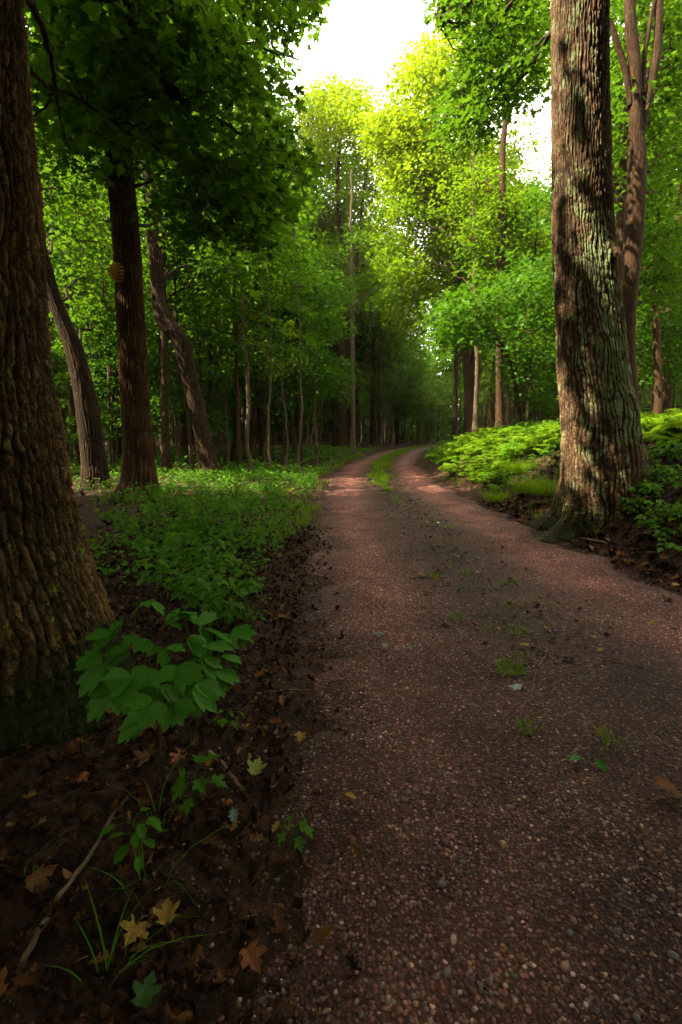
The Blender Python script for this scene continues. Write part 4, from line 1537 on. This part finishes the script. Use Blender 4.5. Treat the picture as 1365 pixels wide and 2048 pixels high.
while k < 46:
    px, py = random.uniform(1240, 1420), random.uniform(985, 1170)
    if px < 1365 - (py - 985) * .75 + 40 and py > 1040 and px < 1290:
        continue
    p = G(px, py)
    if p[1] < 2.5 or rside(p[0], p[1]) < HW + .15:
        continue
    plant("seedling", random.choice(SEED[:3] + SEED[4:]), p, random.uniform(.5, .85), "leafy seedling in the litter right of the oak's roots", "seedling", "seedlings right of the oak")
    k += 1
for k in range(26):
    y = random.uniform(7, 14)
    x = float(roadc(y)) + HW + random.uniform(.2, 2.0)
    plant("seedling", random.choice(SEED), (x, y, float(gz(x, y))), random.uniform(.6, 1.1), "leafy herb mixed among the ferns of the right bank", "herb", "herbs among the ferns")

# low leafy ground cover under the woods
LG = Leaves(T_OVAL)
def cover(n, xf, yf, hmax, size, cond):
    x = xf(n)
    y = yf(n)
    keep = cond(x, y) & (np.abs(rside(x, y)) > HW + .1)
    dens = fbm(x * .7, y * .7, 91, 3)
    keep &= rng.random(n) < sstep(.36, .6, dens)
    x, y = x[keep], y[keep]
    m = len(x)
    h = rng.random(m) ** 1.3 * hmax * (.4 + .9 * vn(x * .9, y * .9, None, 96))
    LG.add(np.stack([x, y, gz(x, y) + h + .02], -1), nrm(np.array([0, 0, 1.]) + rng.normal(0, .4, (m, 3))), nrm(rng.normal(0, 1, (m, 3)) * [1, 1, .2]), size * rng.uniform(.6, 1.3, m))


cover(30000, lambda n: rng.uniform(-9, .5, n), lambda n: rng.uniform(3.2, 15, n), .20, .05, lambda x, y: (x < roadc(y) - HW - .12 - .35 * np.exp(-(y - 4) ** 2 / 6)))
cover(14000, lambda n: rng.uniform(-3.2, .4, n), lambda n: rng.uniform(4.4, 13, n), .16, .045, lambda x, y: x < roadc(y) - HW - .10)
cover(26000, lambda n: rng.uniform(-22, 3, n), lambda n: rng.uniform(12, 34, n), .35, .12, lambda x, y: x < roadc(y) - HW)
cover(12000, lambda n: rng.uniform(2.6, 9, n), lambda n: rng.uniform(7, 18, n), .25, .07, lambda x, y: x > roadc(y) + HW + .3)
cover(18000, lambda n: rng.uniform(2, 30, n), lambda n: rng.uniform(14, 45, n), .4, .13, lambda x, y: x > roadc(y) + HW + .2)
tag(mobj("ground_cover", LG.mesh("ground_cover", M_HERB)), "low leafy ground cover spread under the trees", None, None, "stuff")

# ------------------------------------------------------------------ the broad-leaved foreground plant
pc = G(315, 1572)
Yc = pc[1]
root = tag(empty("broadleaf_plant", pc), "broad-leaved woodland plant standing before the mossy left trunk", "plant")
W = Wood()
ctop = P(300, 1290, Yc + .02)
stem = smooth_path([pc - [0, 0, .03], P(318, 1500, Yc), P(312, 1400, Yc + .01), P(306, 1300, Yc + .02), P(298, 1225, Yc + .03)], 18)
W.tube(stem, np.linspace(.0045, .0022, 18), 8)
TR = [(297, 1222, .03, 70, 90), (250, 1262, .0, 78, 200), (225, 1292, -.03, 72, 190), (210, 1345, -.06, 92, 200), (232, 1395, -.07, 96, 235), (285, 1290, -.04, 58, 250), (330, 1262, .06, 66, 20), (358, 1245, .09, 62, 40), (375, 1290, .02, 72, 320), (398, 1272, .08, 80, 30), (430, 1290, .10, 78, 10), (458, 1285, .12, 66, 330),
      (440, 1330, .06, 78, 350), (405, 1335, 0, 74, 300), (428, 1365, .02, 70, 320), (355, 1345, -.05, 84, 280), (300, 1350, -.08, 72, 250), (268, 1370, -.10, 84, 230), (310, 1415, -.12, 86, 250), (290, 1450, -.13, 80, 225), (345, 1425, -.10, 80, 300), (385, 1390, -.06, 86, 320), (365, 1380, -.02, 76, 290), (330, 1310, -.02, 68, 270), (262, 1320, -.02, 70, 215), (320, 1385, -.05, 76, 265), (410, 1310, .03, 70, 300), (345, 1395, .02, 78, 280), (285, 1400, -.03, 78, 240), (240, 1350, -.02, 80, 210)]
for px, py, dy, sz, ang in TR:
    c = P(px, py - 18, Yc + dy * 1.5)
    a, _ = nearest(stem[6:], c)
    pl_ = smooth_path([a, (a + c) / 2 + [0, 0, .015], c], 6)
    W.tube(pl_, np.linspace(.0018, .001, 6), 4)
    out = nrm(np.array([c[0] - a[0], (c[1] - a[1]), 0]) + 1e-6)
    ang_r = math.radians(ang)
    screen = np.array([math.cos(ang_r), -.35, math.sin(ang_r) * .75])
    for off in (-.85, 0, .85):
        ca, sa = math.cos(off), math.sin(off)
        # swing the leaflet round the viewing-ish axis
        d = np.array([screen[0] * ca - screen[2] * sa, screen[1] + abs(off) * .3, screen[0] * sa + screen[2] * ca - .12])
        d = nrm(d)
        n = nrm(np.array([0, -.35, 1.0]) + .35 * out + rng.normal(0, .33, 3))
        s_ = sz / FPX * pix(c)[2] * random.uniform(.50, .76)
        Lq = Leaves(T_COHO)
        rel = c - pc + d * .006
        Lq.add(rel, n, d, s_, random.uniform(.25, .8))
        mobj("leaflet", Lq.mesh("leaflet", M_COHO, True), root)
W.V = [v - pc for v in W.V]
mobj("stem", W.mesh("stem", M_GRASS if False else M_TWIG), root)

# ------------------------------------------------------------------ bracket fungus on the straight trunk
q = NT("bracket_fungus")
g_ = q.n("ShaderNodeTexCoord").outputs["Object"]
c_ = q.ramp(q.noise(g_, 40, 4), [(.3, (.40, .26, .045)), (.7, (.70, .50, .12))])
b_ = q.n("ShaderNodeBsdfPrincipled", Base_Color=c_, Roughness=.6)
M_FUNG = q.done(b_.outputs[0])
fp = P(233, 545, b2[1] - .27)
froot = tag(empty("bracket_fungus", fp), "yellow shelf fungus stacked in tiers on the straight furrowed trunk", "fungus")
for i_, (dz, rr_, th_) in enumerate([(.115, .055, .018), (.075, .085, .020), (.03, .10, .022), (-.018, .098, .022), (-.062, .08, .020), (-.10, .05, .018)]):
    na, nr = 26, 5
    VV = []
    for j in range(nr):
        f = j / (nr - 1)
        for s_ in (1, -1):
            for a in range(na):
                an = math.pi + math.pi * a / (na - 1)
                wv = 1 + .10 * math.sin(a * 1.9 + i_) + .05 * math.sin(a * 4.1)
                r_q = rr_ * f * wv
                z = dz + s_ * th_ * .5 * (1 - f ** 2.2) + .012 * math.sin(a * 1.1 + i_) * f
                VV.append((math.cos(an) * r_q * 1.02, math.sin(an) * r_q * 1.35 + .04, z))
    FFq = []
    for j in range(nr - 1):
        for s_ in (0, 1):
            for a in range(na - 1):
                i0 = (j * 2 + s_) * na + a
                i1 = ((j + 1) * 2 + s_) * na + a
                FFq.append((i0, i0 + 1, i1 + 1, i1) if s_ else (i0, i1, i1 + 1, i0 + 1))
    mobj("shelf", meshd("shelf", np.array(VV), [(np.array(FFq), 0)], [M_FUNG]), froot)

# ------------------------------------------------------------------ fallen leaves, sticks and litter
LL = Leaves(T_DRY)
def litter(n, xf, yf, size, cond):
    x, y = xf(n), yf(n)
    k_ = cond(x, y)
    x, y = x[k_], y[k_]
    m = len(x)
    LL.add(np.stack([x, y, gz(x, y) + rng.uniform(.004, .03, m)], -1), nrm(np.array([0, 0, 1.]) + rng.normal(0, .38, (m, 3))), nrm(rng.normal(0, 1, (m, 3)) * [1, 1, .1]), size * rng.uniform(.45, 1.15, m), rng.random(m) ** 1.7 * .92)


offroad = lambda lo: (lambda x, y: (np.abs(rside(x, y)) > HW + lo))
litter(900, lambda n: rng.uniform(-2.6, .1, n), lambda n: rng.uniform(.6, 4.5, n), .050, lambda x, y: (rside(x, y) < -HW + .16) & (rng.random(len(x)) < .25 + .75 * sstep(-HW + .1, -HW - .35, rside(x, y))))
litter(1900, lambda n: rng.uniform(2.0, 4.6, n), lambda n: rng.uniform(2.6, 8, n), .085, lambda x, y: (rside(x, y) > HW - .12))
litter(3000, lambda n: rng.uniform(-12, 12, n), lambda n: rng.uniform(4, 22, n), .11, offroad(.05))
y = rng.uniform(2.6, 8.5, 420)
x = roadc(y) + HW - .1 + rng.random(420) ** 1.4 * 2.4
LL.add(np.stack([x, y, gz(x, y) + rng.uniform(.01, .035, 420)], -1), nrm(np.array([0, 0, 1.]) + rng.normal(0, .4, (420, 3))), nrm(rng.normal(0, 1, (420, 3)) * [1, 1, .1]), .065 * rng.uniform(.5, 1.2, 420), rng.uniform(.62, .97, 420))
y = rng.uniform(2.2, 14, 900)
x = roadc(y) + rng.normal(0, .22, 900)
LL.add(np.stack([x, y, gz(x, y) + rng.uniform(.014, .028, 900)], -1), nrm(np.array([0, 0, 1.]) + rng.normal(0, .3, (900, 3))), nrm(rng.normal(0, 1, (900, 3)) * [1, 1, .1]), .026 * rng.uniform(.5, 1.5, 900), rng.random(900) ** 1.2)
V0, g0, r0_ = LL.arrays()
L2 = Leaves((T_OAK[0] * np.array([1, 1, 2.2]), T_OAK[1]))
L3 = Leaves((T_OVAL[0] * np.array([1, 1, -2.0]), T_OVAL[1]))
for LX, n_, sz in ((L2, 7000, .040), (L3, 9000, .030)):
    y = .6 + 5.2 * rng.random(n_) ** 1.3
    side = rng.random(n_) < .68
    x = np.where(side, roadc(y) - HW + .10 + .20 * rng.normal(0, 1, n_) * (rng.random(n_) < .5) - rng.random(n_) ** 1.1 * 2.0, roadc(y) + HW - .15 + rng.random(n_) * 2.2)
    y = np.where(side, y, y + 2.2)
    x = np.where(side, x, roadc(y) + HW - .12 + rng.random(n_) * 2.2)
    ok = ~(side & (x > roadc(y) - HW + .34))
    x, y = x[ok], y[ok]
    n_ = len(x)
    LX.add(np.stack([x, y, gz(x, y) + rng.uniform(.0, .016, n_)], -1), nrm(np.array([0, 0, 1.]) + rng.normal(0, .4, (n_, 3))), nrm(rng.normal(0, 1, (n_, 3)) * [1, 1, .25]), sz * rng.uniform(.4, 1.3, n_), rng.random(n_) ** 2.0 * .97)
VV, GG, RR2 = [V0], [(g, 0) for g in g0], [r0_]
nb = len(V0)
for LX in (L2, L3):
    v, g, r = LX.arrays(nb)
    VV.append(v)
    GG += [(a, 0) for a in g]
    RR2.append(r)
    nb += len(v)
tag(mobj("leaf_litter", meshd("leaf_litter", np.concatenate(VV), GG, [M_DRY], {"rnd": np.concatenate(RR2)})), "brown decayed leaves covering the soil beside the track", None, None, "stuff")

# needles and bits of straw on the soil and gravel
bl = []
for q_ in range(2600):
    y = .7 + 4.5 * random.random() ** 1.4
    x = random.uniform(-1.6, 3.0)
    z = float(gz(x, y)) + .018
    a = random.random() * 6.28
    l = random.uniform(.006, .034)
    d = np.array([math.cos(a), math.sin(a), random.uniform(-.1, .1)]) * l
    s_ = np.array([-math.sin(a), math.cos(a), 0]) * .0012
    p = np.array([x, y, z])
    bl.append((np.array([p - s_, p + s_, p + d + s_ * .4, p + d - s_ * .4]), np.array([[0, 1, 2, 3]]), np.full(4, .5 + .5 * random.random())))
tag(mobj("straw_debris", bladesmesh("straw_debris", bl, M_DRY)), "bits of straw and twig scattered on soil and gravel", None, None, "stuff")

YEL = plainleaf("yellow_leaf", (.22, .13, .02))
ORG = plainleaf("orange_leaf", (.15, .052, .014))
SIL = plainleaf("silver_leaf", (.30, .36, .32))
GRY = plainleaf("grey_green_leaf", (.10, .15, .12))
BRN = plainleaf("brown_leaf", (.12, .055, .022))
GRN = plainleaf("fresh_green_leaf", (.035, .14, .012), .4)
LIM = plainleaf("lime_leaf", (.15, .18, .03))
DIM = plainleaf("dim_green_leaf", (.022, .06, .010))
FL = [(1042, 1384, T_MAPLE, .085, SIL, "pale silvery maple leaf lying face down below the grass tuft"), (1058, 1304, T_OVAL, .07, LIM, "yellow oval leaf beside the thin bent twig"), (1160, 1532, T_OVAL, .062, GRN, "fresh green oval leaf, left of a pair on the gravel"), (1192, 1536, T_OVAL, .062, GRN, "fresh green oval leaf, right of a pair on the gravel"),
      (1193, 1490, T_OAK, .06, YEL, "small tan leaf above the two green leaves"), (770, 1280, T_OAK, .10, GRY, "dark grey-green lobed leaf, upper of two lying mid-road"), (775, 1298, T_OAK, .09, GRY, "dark curled leaf just below the grey-green lobed leaf"), (822, 1302, T_OVAL, .05, GRY, "small slate leaf right of the dark lobed leaves"),
      (835, 1155, T_OAK, .12, YEL, "curled yellow-orange leaf standing on the road left of a tuft"), (820, 1162, T_OAK, .10, BRN, "dark brown leaf touching the curled yellow one"), (900, 1175, T_MAPLE, .08, BRN, "small dark leaf right of the curled yellow leaf"), (875, 1052, T_OVAL, .09, SIL, "pale leaf where the track begins to narrow"),
      (855, 1048, T_OVAL, .09, YEL, "tan leaf beside the pale leaf up the track"), (920, 1122, T_OVAL, .06, LIM, "small pale leaf right of the road's middle, far tracks"), (945, 1258, T_MAPLE, .06, ORG, "reddish leaf scrap left of the thin grass tuft"), (1090, 1268, T_OVAL, .05, LIM, "pale green scrap above the bent twig"),
      (1310, 1260, T_MAPLE, .05, LIM, "lime leaf scrap at the right rut"), (1345, 1590, T_OAK, .12, ORG, "curled orange leaf cluster at the right edge of the gravel"), (1345, 1600, T_OAK, .10, BRN, "brown leaf beneath the orange cluster at the right"), (508, 1562, T_MAPLE, .085, LIM, "yellow-green maple leaf by the split stick"),
      (605, 1478, T_MAPLE, .06, YEL, "tan maple leaf at the litter's edge above the lime leaf"), (495, 1915, T_MAPLE, .075, ORG, "orange-brown maple leaf, lowest bright one in the dark corner"), (283, 1862, T_MAPLE, .085, YEL, "yellowed maple leaf, left of a pair in the dark litter"), (335, 1865, T_MAPLE, .075, YEL, "yellowed maple leaf, right of a pair in the dark litter"),
      (398, 1905, T_MAPLE, .09, BRN, "crumpled brown leaf right below the yellow pair"), (335, 1815, T_MAPLE, .09, BRN, "crumpled brown leaf just above the yellow pair"), (525, 1358, T_MAPLE, .065, ORG, "orange maple leaf right of the broad-leaved plant"), (560, 1655, T_OAK, .06, YEL, "yellow scrap beside a small seedling lower left"),
      (690, 1608, T_OVAL, .05, YEL, "yellow narrow leaf on the dark gravel"), (470, 1660, T_OAK, .07, GRY, "grey-green lobed leaf among dark pebbles"), (500, 1690, T_OAK, .06, BRN, "tan curled leaf right of the grey-green lobed leaf"), (55, 1780, T_MAPLE, .09, BRN, "brown maple leaf left of the long stick"),
      (285, 2030, T_MAPLE, .075, DIM, "dim green maple leaf at the very bottom"), (370, 1520, T_MAPLE, .08, ORG, "orange-brown leaf under the broad-leaved plant"), (300, 1525, T_MAPLE, .08, BRN, "rusty leaf at the foot of the broad-leaved plant"), (170, 1555, T_MAPLE, .06, ORG, "rusty leaf caught on the mossy trunk's foot"),
      (662, 1072, T_OVAL, .06, LIM, "lime scrap on the left rut far up"), (640, 1097, T_OVAL, .05, LIM, "yellowish scrap near the left road edge"), (515, 1100, T_MAPLE, .075, YEL, "cream leaf in the litter at the left verge"), (505, 1092, T_MAPLE, .06, LIM, "pale leaf touching the cream leaf at the verge"),
      (1100, 1190 - 60, T_OAK, .08, BRN, "brown scrap at the right rut"), (1330, 1205, T_OVAL, .07, YEL, "straw-coloured scrap at the right verge"), (1235, 1115, T_MAPLE, .08, ORG, "orange leaf in the litter below the oak's front root"), (1180, 1060, T_MAPLE, .08, ORG, "orange leaf lodged between the oak's roots")]
for px, py, tm, sz, mat, lab in FL:
    if tm is T_MAPLE and mat is not DIM:
        tm = (T_DRY[0] * np.array([1, 1, random.choice([-1.6, 1.5, 2.2])]), T_DRY[1])
    p = G(px, py)
    p[2] = onsurf(p[0], p[1]) + .022
    L = Leaves(tm)
    L.add((0, 0, 0), nrm(np.array([rng.normal(0, .22), -.18 + rng.normal(0, .2), 1.0])), nrm(np.array([rng.normal(), rng.normal(), .1])), sz * .74)
    tag(mobj("fallen_leaf", L.mesh("fallen_leaf", mat, True), None, p), lab, "leaf")

STK = [([(35, 1955), (110, 1820), (190, 1705), (235, 1625), (262, 1600)], .007, .0045, "long grey stick lying in the dark litter at lower left"), ([(418, 1508), (450, 1540), (478, 1575), (490, 1588)], .007, .004, "short split stick lying beside the yellow-green leaf"),
       ([(1095, 1290), (1092, 1315), (1075, 1345), (1068, 1370), (1065, 1395)], .0028, .0018, "thin bent twig beside the yellow leaf on the gravel"), ([(992, 1315), (1040, 1335), (1068, 1352)], .0022, .0015, "thin twig crossing towards the bent one"),
       ([(960, 1098), (985, 1104), (1005, 1110)], .005, .003, "dark twig mid-road right of the middle strip"), ([(508, 1393), (560, 1385), (622, 1383)], .004, .002, "straight thin twig right of the broad-leaved plant"), ([(530, 1106), (555, 1084), (552, 1090)], .008, .006, "stub of orange-tan wood in the left verge"),
       ([(490, 1045), (512, 1040), (535, 1036)], .010, .007, "pale fallen branch in the left verge litter"), ([(1040, 1025), (1062, 1012), (1085, 1010)], .03, .022, "weathered grey log end at the oak's left root"), ([(1325, 1195), (1335, 1202), (1345, 1208)], .010, .006, "pale wood splinter at the right verge"),
       ([(925, 1285), (918, 1290), (932, 1275)], .004, .003, "short dark curl of bark on the gravel"), ([(1165, 1079), (1200, 1086), (1215, 1090)], .012, .008, "brown stick lying across the litter below the oak")]
for pts, r0, r1, lab in STK:
    wp = []
    for a, b in pts:
        p = G(a, b)
        p[2] = onsurf(p[0], p[1]) + r0 * .9 + .006
        wp.append(p)
    sp_ = smooth_path(wp, 22)
    sp_ = sp_ + rng.normal(0, r0 * .25, sp_.shape)
    rr2 = np.linspace(r0, r1, 22) * rng.uniform(.85, 1.15, 22)
    rr2[0] *= .5
    rr2[-1] *= .3
    W = Wood()
    bs = sp_[0].copy()
    W.tube(sp_ - bs, rr2, 8)
    tag(mobj("fallen_stick", W.mesh("fallen_stick", M_STICK), None, bs), lab, "stick")

# foreground grass sprays, lower left
for px, py, n, h, lab in [(300, 1775, 9, .20, "dim grass spray crossing the long stick"), (215, 1950, 12, .20, "dark grass spray at the bottom left"), (320, 1640, 7, .22, "long grass blades rising before the mossy trunk"), (60, 1730, 5, .12, "few grass blades at the left edge"), (490, 1235, 40, .16, "dry straw-coloured grass clump behind the broad-leaved plant"), (585, 1075, 45, .24, "straw-stemmed tall grass clump on the left verge"), (520, 1075, 90, .22, "flopped yellow grass clump on the left verge")]:
    p = G(px, py)
    tag(mobj("grass_clump", bladesmesh("grass_clump", [blades(None, n, .05, h, .95, .0045 if n < 20 else .0035)], M_HERB if n < 20 else M_GRASS), None, p), lab, "grass")

# ------------------------------------------------------------------ the still, faintly hazy air between the trunks
hb = [(-148, -73, -3), (148, -73, -3), (148, 148, -3), (-148, 148, -3), (-148, -73, 40), (148, -73, 40), (148, 148, 40), (-148, 148, 40)]
q = NT("haze")
pv = q.n("ShaderNodeVolumePrincipled", Color=(1.0, .86, .66, 1), Density=.00035)
q.t.links.new(pv.outputs[0], q.out.inputs["Volume"])
hz = mobj("haze", meshd("haze", np.array(hb, float), [(np.array([(0, 3, 2, 1), (4, 5, 6, 7), (0, 1, 5, 4), (1, 2, 6, 5), (2, 3, 7, 6), (3, 0, 4, 7)]), 0)], [q.m], None, False))
tag(hz, "thin warm haze hanging between the trees", None, None, "stuff")
cy.volume_bounces = 0
